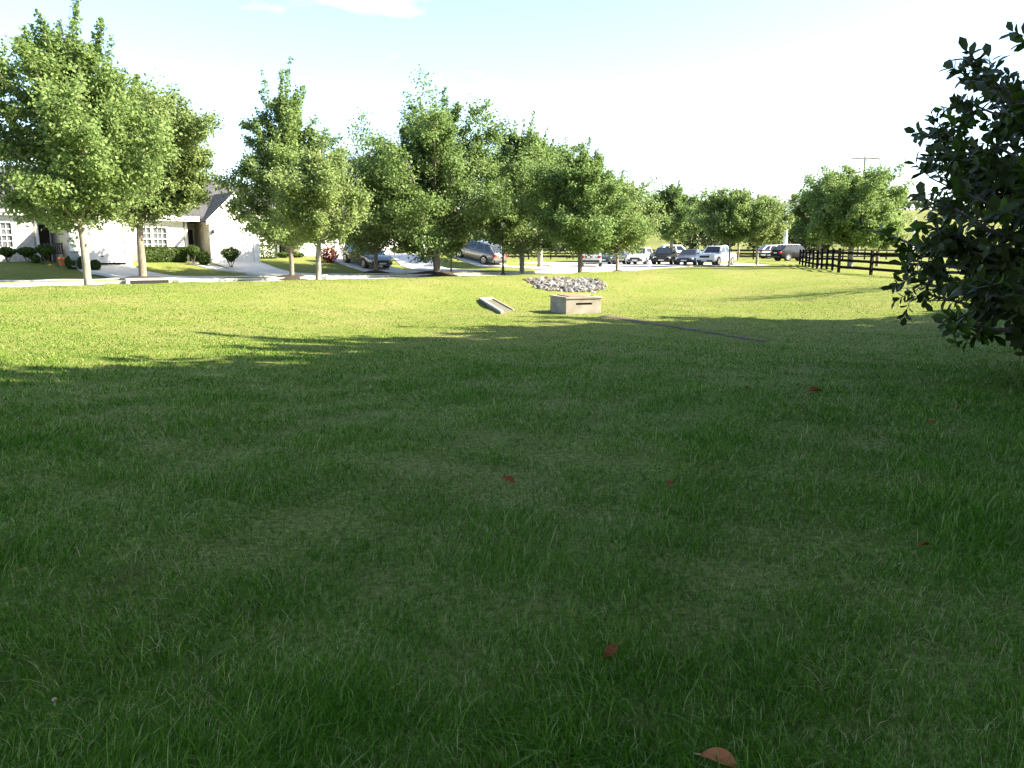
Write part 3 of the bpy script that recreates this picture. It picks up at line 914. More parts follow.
# ------------------------------------------------------------------ shrubs and yard pieces
def shrub(name, label, px, Y, py0, py1, wpx, leafm='hedge', seed=1, group="clipped shrubs before the houses", shape='round', cat="shrub", nleaf=900, depth=None):
    x = at(px, Y, py0); base = (x, Y, gz(x, Y))
    h = (at3(px, py1, Y).z - at3(px, py0, Y).z); w = wpx * Y / F_PX / 2
    z0 = at3(px, py0, Y).z
    rng = np.random.default_rng(seed); r = random.Random(seed)
    lo = base[2]
    root = empty(name, (x, Y, lo), ROT if shape == 'box' else 0, label, cat, group)
    h = max(.4, z0 + h - lo)
    tb = MB()
    for i in range(7):
        a = r.uniform(0, 6.28)
        tb.tube([(0, 0, -.05), (w * .3 * math.cos(a), w * .3 * math.sin(a), h * .3), (w * .75 * math.cos(a), w * .75 * math.sin(a), h * .78)], [.025, .018, .006], 5, cap=False)
    tb.build("stem", M['twig'], root)
    n = nleaf
    if shape == 'box':
        d = depth or .5
        C_ = rng.uniform(-1, 1, (n, 3)); ax = rng.integers(0, 3, n); sg = np.sign(rng.uniform(-1, 1, n))
        C_[np.arange(n), ax] = sg * rng.uniform(.82, 1.04, n)
        C_ *= np.array([w, d, h * .48]); C_[:, 2] += h * .52
        N_ = np.zeros((n, 3)); N_[np.arange(n), ax] = sg
    else:
        q = rng.normal(size=(n, 3)); q /= np.linalg.norm(q, axis=1, keepdims=True)
        rr = rng.uniform(.6, 1.05, n)[:, None]
        C_ = q * rr
        N_ = q.copy()
        z = C_[:, 2] * .5 + .5
        lift = .30 if shape == 'vase' else .0
        wd = (.35 + .65 * np.clip(z * 1.6, 0, 1)) if shape == 'vase' else np.ones(n)
        C_ = np.stack([C_[:, 0] * w * wd, C_[:, 1] * w * wd, (lift + (1 - lift) * z) * h], 1)
    N_ = N_ + rng.normal(size=(n, 3)) * .6 + np.array([0, 0, .3])
    foliage("crown", C_, rng.uniform(.07, .14, n), N_, M[leafm], root, rng)
    return root

sh = [("vase shrub under the window at the far left edge", 8, 43.6, 262, 247, 18, 'vase'), ("second vase shrub under the left window, before the stone pier", 28, 44.0, 262, 247, 19, 'vase'),
      ("vase shrub before the dark front door at the left", 46, 43.8, 259, 244, 17, 'vase'), ("low round dark shrub at the corner of the tan side wall", 71, 43.3, 263, 256, 11, 'round'),
      ("small loose shrub right behind the nearest maple's trunk", 82, 43.3, 263, 257, 8, 'round'), ("low shrub between the vase shrubs and the front step", 36, 43.8, 263, 256, 8, 'round'),
      ("small sprawling shrub at the left foot of the white garage door", 95, 43.4, 264, 260, 10, 'round'),
      ("vase shrub beside the second front porch", 193, 49.4, 259, 245, 14, 'vase'), ("small round dark shrub right of the second porch", 204, 48.8, 261, 251, 12, 'round'),
      ("flowering reddish vase shrub before the second garage wall", 231, 48.6, 261, 247, 20, 'vase'), ("low round shrub in the bed before the third house", 283, 57.5, 261, 254, 10, 'round'),
      ("loose pale shrub in the bed right of the square hedge", 296, 57.0, 262, 255, 16, 'round'), ("low shrub at the right of the red barberry", 350, 60.0, 258, 251, 12, 'round'),
      ("dark shrub left of the brick house front", 400, 68.0, 257, 246, 22, 'round'), ("round dark shrub below the brick house wall", 431, 73.0, 255, 247, 10, 'round'), ("small dark shrub before the grey SUV's bonnet", 447, 71.0, 257, 249, 10, 'round')]
for i, (lab, px, Y, p0, p1, wp, shp) in enumerate(sh):
    shrub("shrub", lab, px, Y, p0, p1, wp, seed=100 + i, shape=shp, nleaf=1500)
shrub("hedge", "long clipped hedge under the double window of the second house", 163, 49.2, 261, 247, 42, seed=130, shape='box', group="clipped hedges before the houses", cat="hedge", nleaf=9000, depth=.45)
shrub("hedge", "square clipped hedge at the right corner of the second garage", 265, 54.5, 259, 245, 19, seed=131, shape='box', group="clipped hedges before the houses", cat="hedge", nleaf=1600, depth=.5)
shrub("red_shrub", "round red barberry shrub left of the dark sedan", 329, 55.0, 260, 246, 20, leafm='red_leaf', seed=132, nleaf=1500, group=None)
def pot(label, px, Y):
    x, y, z = G(px, Y)
    r_ = empty("flower_pot", (x, y, z), 0, label, "flower pot")
    MB().lathe([(.12, 0), (.17, .28), (.19, .30), (.16, .30)], 12).build("pot", M['clay'], r_)
    rng = np.random.default_rng(3); q = rng.normal(size=(120, 3)) * np.array([.09, .09, .05]) + np.array([0, 0, .38])
    foliage("flowers", q, rng.uniform(.05, .08, 120), rng.normal(size=(120, 3)), M['clay'], r_, rng)
pot("orange flower pot on the ground beside the left front step", 62, 43.8)
def chair(px, Y):
    x, y, z = G(px, Y)
    r_ = empty("garden_chair", (x, y, z), math.radians(200), "dark slatted garden chair on the left front porch", "chair")
    s = MB()
    for i in range(5): s.box(-.25, .25, -.24 + i * .1, -.16 + i * .1, .42, .45)
    s.build("seat", M['door'], r_)
    s = MB()
    for i in range(5): s.box(-.25 + i * .105, -.17 + i * .105, .24, .27, .45, 1.0)
    s.box(-.27, .27, .235, .275, .95, 1.03).build("backrest", M['door'], r_)
    for sx in (-.24, .24):
        for sy, hh in ((-.22, .64), (.25, .95)): MB().box(sx - .025, sx + .025, sy - .025, sy + .025, 0, hh).build("leg", M['door'], r_)
        MB().box(sx - .035, sx + .035, -.25, .24, .64, .67).build("armrest", M['door'], r_)
chair(60, 45.0)
def bin_(px, Y):
    x, y, z = G(px, Y)
    r_ = empty("wheelie_bin", (x, y, z), ROT, "pale grey wheeled bin at the garage corner of the left house", "bin")
    MB().prism([(-.22, -.24, .08), (.22, -.24, .08), (.22, .24, .08), (-.22, .24, .08)], (0, 0, .8)).build("body", M['bin'], r_, bevel=.03)
    MB().box(-.26, .26, -.28, .27, .885, .94).build("lid", M['bin'], r_, bevel=.02)
    for sx in (-.2, .2): MB().tube([(sx - .03, .24, .1), (sx + .03, .24, .1)], .1, 12).build("wheel", M['tyre'], r_)
bin_(74.5, 43.4)

# storm drain inlet in the far kerb, by the mulched maple
dx_, dy_, _ = G(148, 38.5)
inlet = empty("storm_drain_inlet", (dx_, dy_ , ROAD_Z), math.atan2(.504, .863), "dark storm drain mouth in the kerb below the mulched maple", "storm drain")
MB().box(-1.0, 1.0, -.12, .7, .16, .24).build("lid", M['curb'], inlet, bevel=.02)
MB().box(-.85, .85, -.1, .1, -.02, .16).build("mouth", M['hole'], inlet)
MB().box(-1.0, -.85, -.115, .6, -.05, .16).box(.85, 1.0, -.115, .6, -.05, .16).build("side", M['curb'], inlet)

# ------------------------------------------------------------------ drain box, slab, riprap, soil
bp0 = hit(566, 314.5); bp1 = hit(603, 314)
bc = bp0
brz = math.radians(20)
box = empty("drain_box", (bc.x, bc.y, bc.z), brz, "square concrete drain box with a slot and a rusty lid on the lawn", "drain box")
BW, BD, BH = (bp1.x - bp0.x) / math.cos(brz) * .985, 1.35, .50
print("drain box", bp0, bp1, BW)
wl_ = MB(); sx0, sx1, sz0, sz1 = BW * .28, BW * .74, BH * .60, BH * .74
wl_.box(0, BW, 0, .12, -.5, sz0).box(0, sx0, 0, .12, sz0, sz1).box(sx1, BW, 0, .12, sz0, sz1).box(0, BW, 0, .12, sz1, BH)
wl_.box(0, .12, .12, BD, -.5, BH).box(BW - .12, BW, .12, BD, -.5, BH).box(.12, BW - .12, BD - .12, BD, -.5, BH)
wl_.build("wall", M['box'], box)
MB().box(sx0 - .02, sx1 + .02, .10, .118, sz0 - .02, sz1 + .02).build("slot", M['hole'], box)
MB().box(-.03, BW + .03, -.03, BD + .03, BH + .002, BH + .07).build("slab_top", M['box'], box, bevel=.012)
MB().box(BW * .12, BW * .66, .15, BD - .2, BH + .072, BH + .10).build("lid", M['lid'], box, bevel=.01)
MB().box(BW * .80, BW * .90, .3, .36, BH + .072, BH + .088).build("handle", M['black'], box)

# sloping flared concrete apron
s0, s1, s2, s3 = hit(479, 300), hit(492, 299), hit(514, 311), hit(501, 314)
sl = empty("concrete_apron", tuple(s3), 0, "pale sloping concrete apron lying in the grass left of the drain box", "concrete apron")
mb = MB()
o_ = s3
def rel(p, dz): return (p.x - o_.x, p.y - o_.y, p.z - o_.z + dz)
def quadslab(mb, A, B, C, D, z0, z1):
    lo = [rel(p, z0) for p in (A, B, C, D)]; hi = [rel(p, z1) for p in (A, B, C, D)]
    mb.add(lo + hi, [(3, 2, 1, 0), (4, 5, 6, 7), (0, 1, 5, 4), (1, 2, 6, 5), (2, 3, 7, 6), (3, 0, 4, 7)])
quadslab(mb, s0, s1, s2, s3, -.15, .035)
mb.build("floor_slab", M['slab_floor'], sl)
mb = MB()
quadslab(mb, s0, s0.lerp(s1, .15), s3.lerp(s2, .15), s3, -.1, .10)
mb.build("rim", M['curb'], sl)
mb = MB(); quadslab(mb, s0.lerp(s1, .155), s1, s1.lerp(s2, .10), s0.lerp(s1, .155).lerp(s3.lerp(s2, .155), .10), -.1, .09); mb.build("rim", M['slab'], sl)
mb = MB(); quadslab(mb, s1.lerp(s0, .09).lerp(s2.lerp(s3, .09), .105), s1.lerp(s2, .105), s2, s2.lerp(s3, .09), -.1, .07); mb.build("rim", M['slab'], sl)

# riprap: loose pale stones on the bank behind the box
def riprap():
    r = random.Random(3)
    poly = [(523, 279.5), (560, 278.5), (603, 280.5), (604, 289), (585, 292), (548, 291), (536, 286)]
    Pw = [hit(*p) for p in poly]
    def inside(x, y):
        c = False
        for i in range(len(Pw)):
            a, b = Pw[i], Pw[i - 1]
            if (a.y > y) != (b.y > y) and x < (b.x - a.x) * (y - a.y) / (b.y - a.y) + a.x: c = not c
        return c
    x0, x1 = min(p.x for p in Pw), max(p.x for p in Pw); y0, y1 = min(p.y for p in Pw), max(p.y for p in Pw)
    bed = MB().add([(p.x, p.y, gz(p.x, p.y) + .03) for p in Pw] + [(sum(p.x for p in Pw) / len(Pw), sum(p.y for p in Pw) / len(Pw), 0)], [])
    c_ = bed.v[-1]; bed.v[-1] = (c_[0], c_[1], gz(c_[0], c_[1]) + .03); k_ = len(Pw)
    bed.f = [(i, (i + 1) % k_, k_) for i in range(k_)]
    tag(bed.build('dark_bed', M['soil']), kind='structure')  # flat dark sheet laid under the stones so the gaps read dark
    bm = bmesh.new()
    n = 0
    while n < 640:
        x, y = r.uniform(x0, x1), r.uniform(y0, y1)
        if not inside(x + r.gauss(0, .15), y + r.gauss(0, .25)): continue
        s = r.choice([.05, .06, .08, .10, .14]) * r.uniform(.8, 1.2)
        mt = Matrix.Translation((x, y, gz(x, y) + s * .02)) @ Matrix.Rotation(r.uniform(0, 6.28), 4, Vector((r.gauss(0, 1), r.gauss(0, 1), r.gauss(0, 1))).normalized()) @ Matrix.Diagonal((s * r.uniform(.8, 1.4), s * r.uniform(.7, 1.1), s * r.uniform(.5, .9), 1))
        res = bmesh.ops.create_icosphere(bm, subdivisions=1, radius=1, matrix=mt)
        for v in res["verts"]: v.co += Vector((r.uniform(-1, 1), r.uniform(-1, 1), r.uniform(-1, 1))) * s * .22
        n += 1
    me = bpy.data.meshes.new("riprap_stones"); bm.to_mesh(me); bm.free(); me.materials.append(M['rock'])
    o = bpy.data.objects.new("riprap_stones", me); COL.objects.link(o)
    tag(o, "pale loose riprap stones on the bank behind the drain box", "stones", kind="stuff")
riprap()

soil_px = [(604, 316), (625, 319), (660, 325), (700, 331), (735, 337), (772, 343)]
SOIL = [hit(*p) for p in soil_px]
def soil():
    r = random.Random(5)
    L_, R_ = [], []
    P = []
    for a, b in zip(SOIL, SOIL[1:]):
        for i in range(7): P.append(a.lerp(b, i / 7))
    mb = MB(); vs_ = []
    for i, p in enumerate(P):
        t = (P[min(i + 1, len(P) - 1)] - P[max(i - 1, 0)]).normalized(); nrm = Vector((-t.y, t.x, 0))
        w = .20 * (1 - .75 * i / len(P)) + r.uniform(-.05, .06)
        for s in (-1, -.4, .4, 1):
            q = p + nrm * w * s; vs_.append((q.x, q.y, gz(q.x, q.y) + (.012 if abs(s) == 1 else .03)))
    fs = [(4 * i + k, 4 * i + k + 1, 4 * i + k + 5, 4 * i + k + 4) for i in range(len(P) - 1) for k in range(3)]
    tag(mb.add(vs_, fs).build("soil_strip", M['soil'], smooth=True), kind="structure")
soil()

# ------------------------------------------------------------------ fences, poles
def fence(name, label, pts, h, rails, post=.13, group=None, spacing=2.4, boards=.15):
    P = []
    pts = [Vector((p[0], p[1])) for p in pts]
    for a, b in zip(pts, pts[1:]):
        k = max(1, round((b - a).length / spacing))
        for i in range(k): P.append(a.lerp(b, i / k))
    P.append(pts[-1])
    P3 = [Vector((p.x, p.y, gz(p.x, p.y))) for p in P]
    root = empty(name, tuple(P3[0]), 0, label, "fence", group)
    o = P3[0]
    for i, p in enumerate(P3):
        t = (P3[min(i + 1, len(P3) - 1)] - P3[max(0, i - 1)]); q = p - o
        m_ = MB().box(-post / 2, post / 2, -post / 2, post / 2, -.4, h + .06 + .03 * math.sin(i * 2.3)).build("post", M['fence'], root)
        m_.location = q; m_.rotation_euler = (0, 0, math.atan2(t.y, t.x))
    for a, b in zip(P3, P3[1:]):
        t = (b - a).normalized(); nrm = Vector((-t.y, t.x, 0)).normalized() * (post / 2 + .02)
        mb = MB()
        for z in rails:
            A, B = a - o + nrm + Vector((0, 0, z)), b - o + nrm + Vector((0, 0, z))
            e = nrm.normalized() * .02
            mb.add([A - e, B - e, B + e, A + e, A - e + Vector((0, 0, boards)), B - e + Vector((0, 0, boards)), B + e + Vector((0, 0, boards)), A + e + Vector((0, 0, boards))],
                   [(3, 2, 1, 0), (4, 5, 6, 7), (0, 1, 5, 4), (1, 2, 6, 5), (2, 3, 7, 6), (3, 0, 4, 7)])
        mb.build("rail", M['fence'], root)
    return root
fence("rail_fence", "black three-rail paddock fence before the wide bushy tree, running behind the magnolia", [(25.6, 72), (18.6, 46), (20.3, 41.5), (24.5, 37.5), (32, 33)], 1.28, (.24, .62, 1.04), spacing=3.1)
fence("rail_fence", "long dark rail fence far behind the parked cars", [(-14, 99), (10, 97), (34, 96), (50, 97)], 1.25, (.3, .66, 1.02), spacing=2.7)

def lamp_post():
    x, y, z = G(503, 50.2, 272)
    r_ = empty("lamp_post", (x, y, z), 0, "slim black street lamp post left of the upright maple", "lamp post")
    MB().lathe([(.16, -.1), (.16, .12), (.10, .2), (.075, .5), (.065, .6)], 12).build("base", M['black'], r_)
    MB().tube([(0, 0, .5), (0, 0, 2.9)], [.065, .045], 10).build("pole", M['black'], r_)
    l_ = MB().lathe([(.05, 2.9), (.13, 3.0), (.15, 3.2), (.09, 3.28)], 10).build("lantern", M['lamp'], r_)
    MB().lathe([(.17, 3.285), (.13, 3.36), (.03, 3.46), (.015, 3.52)], 10).build("cap", M['black'], l_)
lamp_post()

def hydrant():
    x, y, z = G(649, 60.2, 269.5)
    r_ = empty("hydrant", (x, y, z), 0, "small white hydrant at the grass edge of the car park", "hydrant")
    MB().lathe([(.16, -.05), (.16, .06), (.12, .08), (.12, .55), (.15, .57), (.15, .62), (.11, .70), (.05, .76)], 14).build("barrel", M['white_post'], r_, smooth=True, sharp=.6)
    MB().tube([(-.21, 0, .45), (.21, 0, .45)], .065, 10).build("side_nozzle", M['white_post'], r_)
    MB().tube([(0, -.22, .40), (0, 0, .40)], .085, 10).build("front_nozzle", M['white_post'], r_)
hydrant()
def small_marker(px, Y, label):
    x, y, z = G(px, Y, 280)
    r_ = empty("utility_marker", (x, y, z), 0, label, "marker post")
    MB().box(-.13, .13, -.09, .09, -.1, .20).build("base", M['walk'], r_, bevel=.02)
    MB().box(-.10, .10, -.07, .07, .202, .24).build("lid", M['white_post'], r_, bevel=.01)
small_marker(325, 35.6, "small pale concrete marker block right of the small maple's trunk")

def power_pole():
    Y = 118.0
    x = at(862, Y, 200); z = gz(x, Y)
    top = at3(862, 156, Y).z - z
    r_ = empty("power_pole", (x, Y, z), 0, "tall wooden power pole with a crossarm above the wide bushy tree", "utility pole")
    MB().tube([(0, 0, -.4), (0, 0, top)], [.19, .12], 10).build("pole", M['pole'], r_)
    a = MB().box(-1.95, 1.95, -.20, -.08, top - .45, top - .22).build("crossarm", M['pole'], r_)
    for sx in (-1.8, -.9, .9, 1.8): MB().lathe([(.03, 0), (.06, .05), (.06, .16), (.03, .22)], 8, (sx, -.14, top - .22)).build("insulator", M['metal_grey'], a)
    for sx in (-1.0, 1.0): MB().tube([(sx, -.12, top - .42), (0, -.1, top - 1.2)], .03, 5).build("brace", M['pole'], a)
    for sx, lab, dz in ((1.8, "upper overhead wire from the pole's crossarm to the right", 0), (.9, "middle overhead wire from the pole's crossarm to the right", -.8), (-.9, "lower overhead wire hung from the pole to the right", -2.2)):
        p0 = Vector((x + sx * .6, Y - .14, z + top + dz)); p1 = Vector((x + 75, Y - 18, z + top + dz - 1.5))
        pts = [p0.lerp(p1, i / 14) - Vector((0, 0, 2.2 * 4 * (i / 14) * (1 - i / 14))) for i in range(15)]
        w = MB().tube(pts, .022, 5).build("power_line", M['wire']); tag(w, lab, "wire", "overhead wires")
power_pole()
def plain_pole(name, label, px, Y, py1, r0, m, cat):
    x = at(px, Y, 230); z = gz(x, Y); h = at3(px, py1, Y).z - z
    p = empty(name, (x, Y, z), 0, label, cat)
    MB().tube([(0, 0, -.3), (0, 0, h)], [r0, r0 * .75], 10).build("pole", m, p)
    MB().lathe([(r0 * .85, h + .001), (r0 * .9, h + .05), (.02, h + .12)], 10).build("cap", m, p)
plain_pole("tall_pole", "thin bare pole rising behind the young maples by the white pickup", 740, 132, 192, .13, M['pole'], "pole")
plain_pole("white_pole", "thick white post in the field left of the low spreading tree", 786, 110, 214, .32, M['white_post'], "post")
plain_pole("white_pole", "slim white post in the pale field left of the magnolia", 914, 105, 218, .17, M['white_post'], "post")

def barn():
    Y = 232; x = at(770, Y, 215); z = gz(x, Y)
    r_ = empty("barn", (x, Y, z), 0, "low grey roofed barn on the far field ridge above the white post", "barn")
    MB().box(-13, 13, -5, 5, -1, 2.6).build("wall", M['white'], r_)
    rf = MB()
    for s in (-1, 1):
        a = [(-13.6, s * 5.6, 2.4), (13.6, s * 5.6, 2.4), (13.6, 0, 5.0), (-13.6, 0, 5.0)]
        rf.prism(a, (0, 0, .2))
    rf.build("roof", M['barn'], r_)
    MB().box(-2, 2, -5.05, -5.003, -.5, 2.2).build("door", M['barn'], r_)
barn()
# the far wood along the ridge: one mass
rng = np.random.default_rng(77)
n = 9000
xs = rng.uniform(-160, 330, n); ys = rng.uniform(262, 280, n)
zs = zt(xs, ys) + rng.uniform(0, 1, n) ** .8 * (3.2 + 2.0 * np.sin(xs * .11) + 1.4 * np.sin(xs * .31 + 1))
wood = foliage("far_wood", np.stack([xs, ys, zs], 1), rng.uniform(1.0, 2.0, n), rng.normal(size=(n, 3)) + np.array([0, -.6, .5]), M['far_leaf'], None, rng)
tag(wood, "thin dark line of far trees along the field ridge", "wood", kind="stuff")

# ------------------------------------------------------------------ cars
def car(label, loc, rz, paint, kind='sedan', pitch=0., group="cars in the car park"):
    dims = dict(sedan=(4.7, 1.82, 1.45), suv=(4.7, 1.86, 1.70), pickup=(5.1, 1.88, 1.78), hatch=(4.4, 1.82, 1.60))
    L, W, H = dims[kind]
    wr = dict(sedan=.325, suv=.36, pickup=.38, hatch=.335)[kind]
    nm = dict(sedan="parked_sedan", suv="parked_suv", pickup="parked_pickup", hatch="parked_hatchback")[kind]
    root = empty(nm, loc, 0, label, dict(pickup="pickup truck").get(kind, "car"), group)
    root.rotation_mode = 'XYZ'
    root.rotation_euler = Matrix.Rotation(rz, 3, 'Z').to_4x4().to_euler()
    if pitch: root.rotation_euler = (Matrix.Rotation(rz, 3, 'Z') @ Matrix.Rotation(-pitch, 3, 'Y')).to_euler()
    hw = W / 2
    # stations: x, underside, deck height, half width
    if kind == 'sedan':
        st = [(-2.35, .42, .80, .70), (-2.28, .30, .98, .84), (-1.75, .24, 1.02, .905), (-1.0, .22, .98, .91), (.9, .22, .94, .91), (1.6, .24, .86, .90), (2.15, .26, .74, .84), (2.35, .34, .60, .70)]
        cab = [(1.05, .92), (.30, 1.43), (-.95, 1.43), (-1.75, 1.00)]
    elif kind == 'suv':
        st = [(-2.35, .48, .95, .74), (-2.28, .36, 1.06, .87), (-1.75, .28, 1.08, .925), (-1.0, .26, 1.06, .93), (.9, .26, 1.04, .93), (1.6, .28, 1.00, .92), (2.15, .30, .92, .88), (2.35, .38, .74, .74)]
        cab = [(1.15, 1.03), (.42, 1.66), (-1.50, 1.67), (-2.26, 1.08)]
    elif kind == 'hatch':
        st = [(-2.2, .46, .92, .72), (-2.12, .34, 1.0, .85), (-1.6, .26, 1.02, .905), (-.9, .24, 1.0, .91), (.9, .24, .97, .91), (1.5, .26, .90, .90), (2.0, .28, .80, .85), (2.2, .36, .64, .72)]
        cab = [(1.15, .96), (.40, 1.57), (-1.45, 1.58), (-2.08, 1.0)]
    else:
        st = [(-2.55, .52, 1.02, .82), (-2.5, .42, 1.10, .90), (-1.75, .34, 1.10, .94), (-1.0, .32, 1.10, .94), (.9, .32, 1.08, .94), (1.7, .34, 1.06, .93), (2.4, .36, 1.00, .89), (2.55, .42, .84, .78)]
        cab = [(1.15, 1.07), (.55, 1.74), (-.85, 1.76), (-1.15, 1.09)]
    b = MB()
    vs_ = []
    for x, zb, zt_, w in st:
        half = [(w * .86, zb), (w * .99, zb + .12), (w, (zb + zt_) / 2 + .03), (w * .965, zt_ - .09), (w * .86, zt_)]
        vs_ += [(x, y, z) for y, z in half] + [(x, -y, z) for y, z in half[::-1]]
    fs = [tuple(range(10)), tuple(range(len(vs_) - 10, len(vs_)))]
    for i in range(len(st) - 1):
        for k in range(10): fs.append((i * 10 + k, i * 10 + (k + 1) % 10, (i + 1) * 10 + (k + 1) % 10, (i + 1) * 10 + k))
    b.add(vs_, fs)
    def cabp(s, t, side):         # s along the length 0 front..1 rear, t 0 belt..1 roof
        (x0, z0), (x1, z1), (x2, z2), (x3, z3) = cab
        xb, zb = x0 + (x3 - x0) * s, z0 + (z3 - z0) * s
        xt, zz = x1 + (x2 - x1) * s, z1 + (z2 - z1) * s
        yb, yt = hw * .93, hw * .74
        return Vector((xb + (xt - xb) * t, side * (yb + (yt - yb) * t), zb + (zz - zb) * t))
    c = [cabp(s, t, sd) for sd in (1, -1) for s, t in ((0, -.05), (0, 1), (1, 1), (1, -.05))]
    b.add(c, [(0, 1, 2, 3), (7, 6, 5, 4), (0, 4, 5, 1), (1, 5, 6, 2), (2, 6, 7, 3)])
    if kind == 'pickup':
        pass
    body = b.build("body", paint, root, smooth=True, bevel=.035, sharp=.55)
    if kind == 'pickup': MB().box(-2.46, -1.22, -.76, .76, 1.085, 1.115).build("cargo_bed", M['plastic'], root)
    def pane(nm_, P4, off):
        P4 = [Vector(p) for p in P4]
        nrm = (P4[1] - P4[0]).cross(P4[2] - P4[0]).normalized()
        if nrm.dot(off) < 0: nrm = -nrm
        mb = MB().prism([p + nrm * .004 for p in P4], nrm * .008)
        return mb.build(nm_, M['glass'], root)
    rowx = {'sedan': ((.10, .47), (.52, .86)), 'suv': ((.08, .38), (.42, .68), (.72, .92)), 'hatch': ((.08, .44), (.48, .86)), 'pickup': ((.10, .50), (.56, .93))}[kind]
    for sd in (1, -1):
        for s0_, s1_ in rowx:
            pane("side_window", [cabp(s0_, .12, sd), cabp(s1_, .12, sd), cabp(s1_, .88, sd), cabp(s0_, .88, sd)], Vector((0, sd, .2)))
    def endp(s, q, t):
        A, B = cabp(s, t, 1), cabp(s, t, -1); return A.lerp(B, q)
    pane("windshield", [endp(0, .07, .08), endp(0, .93, .08), endp(0, .92, .92), endp(0, .08, .92)], Vector((1, 0, .5)))
    pane("rear_window", [endp(1, .09, .15), endp(1, .91, .15), endp(1, .90, .88), endp(1, .10, .88)], Vector((-1, 0, .5)))
    wb = .285 * L
    for wx in (wb + .05, -wb - .02):
        for sd in (1, -1):
            ar = MB().tube([(wx, sd * (hw - .25), wr + .02), (wx, sd * (hw + .004), wr + .02)], wr * 1.14, 20).build("wheel_arch", M['plastic'], root)
            ty = MB(); prf = [(wr * .62, -.10), (wr * .95, -.11), (wr, -.07), (wr, .07), (wr * .95, .11), (wr * .62, .10)]
            ty.lathe(prf, 22); t_ = ty.build("wheel", M['tyre'], root, smooth=True, sharp=.6)
            t_.location = (wx, sd * (hw - .085), wr); t_.rotation_euler = (math.radians(-90 * sd), 0, 0)
            rm = MB().lathe([(wr * .64, .05), (wr * .66, .105), (wr * .56, .108), (wr * .52, .07), (.07, .085), (.05, .11)], 18)
            for k in range(5):
                a = 6.283 * k / 5; d = Vector((math.cos(a), math.sin(a), 0)); q = Vector((-d.y, d.x, 0)) * .035
                rm.prism([d * .05 - q + Vector((0, 0, .085)), d * wr * .58 - q + Vector((0, 0, .085)), d * wr * .58 + q + Vector((0, 0, .085)), d * .05 + q + Vector((0, 0, .085))], (0, 0, .026))
            rm.build("rim", M['rim'], t_)
    xf, zf = st[-2][0], st[-2][2]; xr, zr = st[0][0], st[1][2]
    for sd in (1, -1):
        MB().box(xf - .12, xf + .135, min(sd * .50, sd * .80), max(sd * .50, sd * .80), zf - .24, zf - .07).build("headlight", M['lamp'], root, bevel=.03)
        MB().box(xr - .025, xr + .20, min(sd * .56, sd * (hw - .07)), max(sd * .56, sd * (hw - .07)), zr - .26, zr - .04).build("taillight", M['tail'], root, bevel=.025)
        m_ = cabp(.06, .1, sd)
        MB().box(m_.x - .08, m_.x + .04, min(m_.y, m_.y + sd * .2), max(m_.y, m_.y + sd * .2), m_.z, m_.z + .15).build("mirror", paint, root, bevel=.02)
        for hx in (.35, -.65): MB().box(hx - .1, hx + .1, min(sd * (hw - .02), sd * (hw + .02)), max(sd * (hw - .02), sd * (hw + .02)), .84, .88).build("door_handle", paint, root)
    fx = st[-1][0]
    MB().box(fx - .10, fx + .025, -.46, .46, zf - .30, zf - .10).build("grille", M['plastic'], root, bevel=.02)
    MB().box(fx - .16, fx + .05, -.72, .72, .34, .50).build("front_bumper", M['plastic'], root, bevel=.03)
    MB().box(xr - .05, xr + .14, -.74, .74, .36, .56).build("rear_bumper", M['plastic'] if kind != 'pickup' else M['chrome'], root, bevel=.03)
    MB().box(xr - .03, xr - .01, -.26, .26, zr - .26, zr - .12).build("number_plate", M['plate'], root)
    MB().box(fx + .052, fx + .065, -.26, .26, .38, .49).build("number_plate", M['plate'], root)
    if kind == 'suv':
        for sd in (1, -1): MB().tube([(.35, sd * .60, 1.70), (.2, sd * .60, 1.745), (-1.3, sd * .60, 1.755), (-1.45, sd * .60, 1.71)], .018, 6).build("roof_rail", M['metal_grey'], root)
    return root

def car_px(label, px, Y, py, rz_deg, paint, kind, **kw):
    x = at(px, Y, py)
    d = float(sdist(np.array([x]), np.array([Y]))[0])
    z = ROAD_Z if d < 0 else gz(x, Y) + .02
    return car(label, (x, Y, z), math.radians(rz_deg), paint, kind, **kw)

car_px("silver sedan seen from behind, right of the dark-trunked maple", 591, 71.0, 266, 84, M['car_silver'], 'sedan')
car_px("dark blue sedan behind the young maple, leftmost of the nose-out row", 612, 79.0, 264, -118, M['car_navy'], 'sedan')
car_px("white car between the dark blue sedan and the black one", 640, 77.5, 265, -112, M['car_white'], 'hatch')
car_px("black car between the white car and the charcoal sedan", 665, 77.5, 264, -110, M['car_black'], 'hatch')
car_px("charcoal sedan facing the lawn, left of the white pickup", 690, 76.0, 264, -116, M['car_char'], 'sedan')
car_px("white pickup truck at the right end of the parked row", 716, 74.0, 265, -128, M['car_white'], 'pickup')
car_px("black car far off at the end of the receding fence", 793, 88.0, 258, 20, M['car_black'], 'suv', group=None)
# the two cars on the driveways follow their slope
def slope_car(label, P, h, paint, kind, L=1.3):
    hv = Vector((h[0], h[1])).normalized()
    f, r_ = P + hv * L, P - hv * L
    zf, zr = gz(f.x, f.y) + .03, gz(r_.x, r_.y) + .03
    car(label, (P.x, P.y, (zf + zr) / 2), math.atan2(hv.y, hv.x), paint, kind, pitch=math.atan2(zf - zr, 2 * L), group="cars on the house driveways")
slope_car("charcoal sedan parked nose down on a driveway beside the red shrub", CAR_C, (.60, -.80), M['car_char'], 'sedan')
slope_car("grey-brown SUV parked nose up on the sloping driveway left of the lamp post", CAR_E, (-.78, .63), M['car_grey'], 'suv')
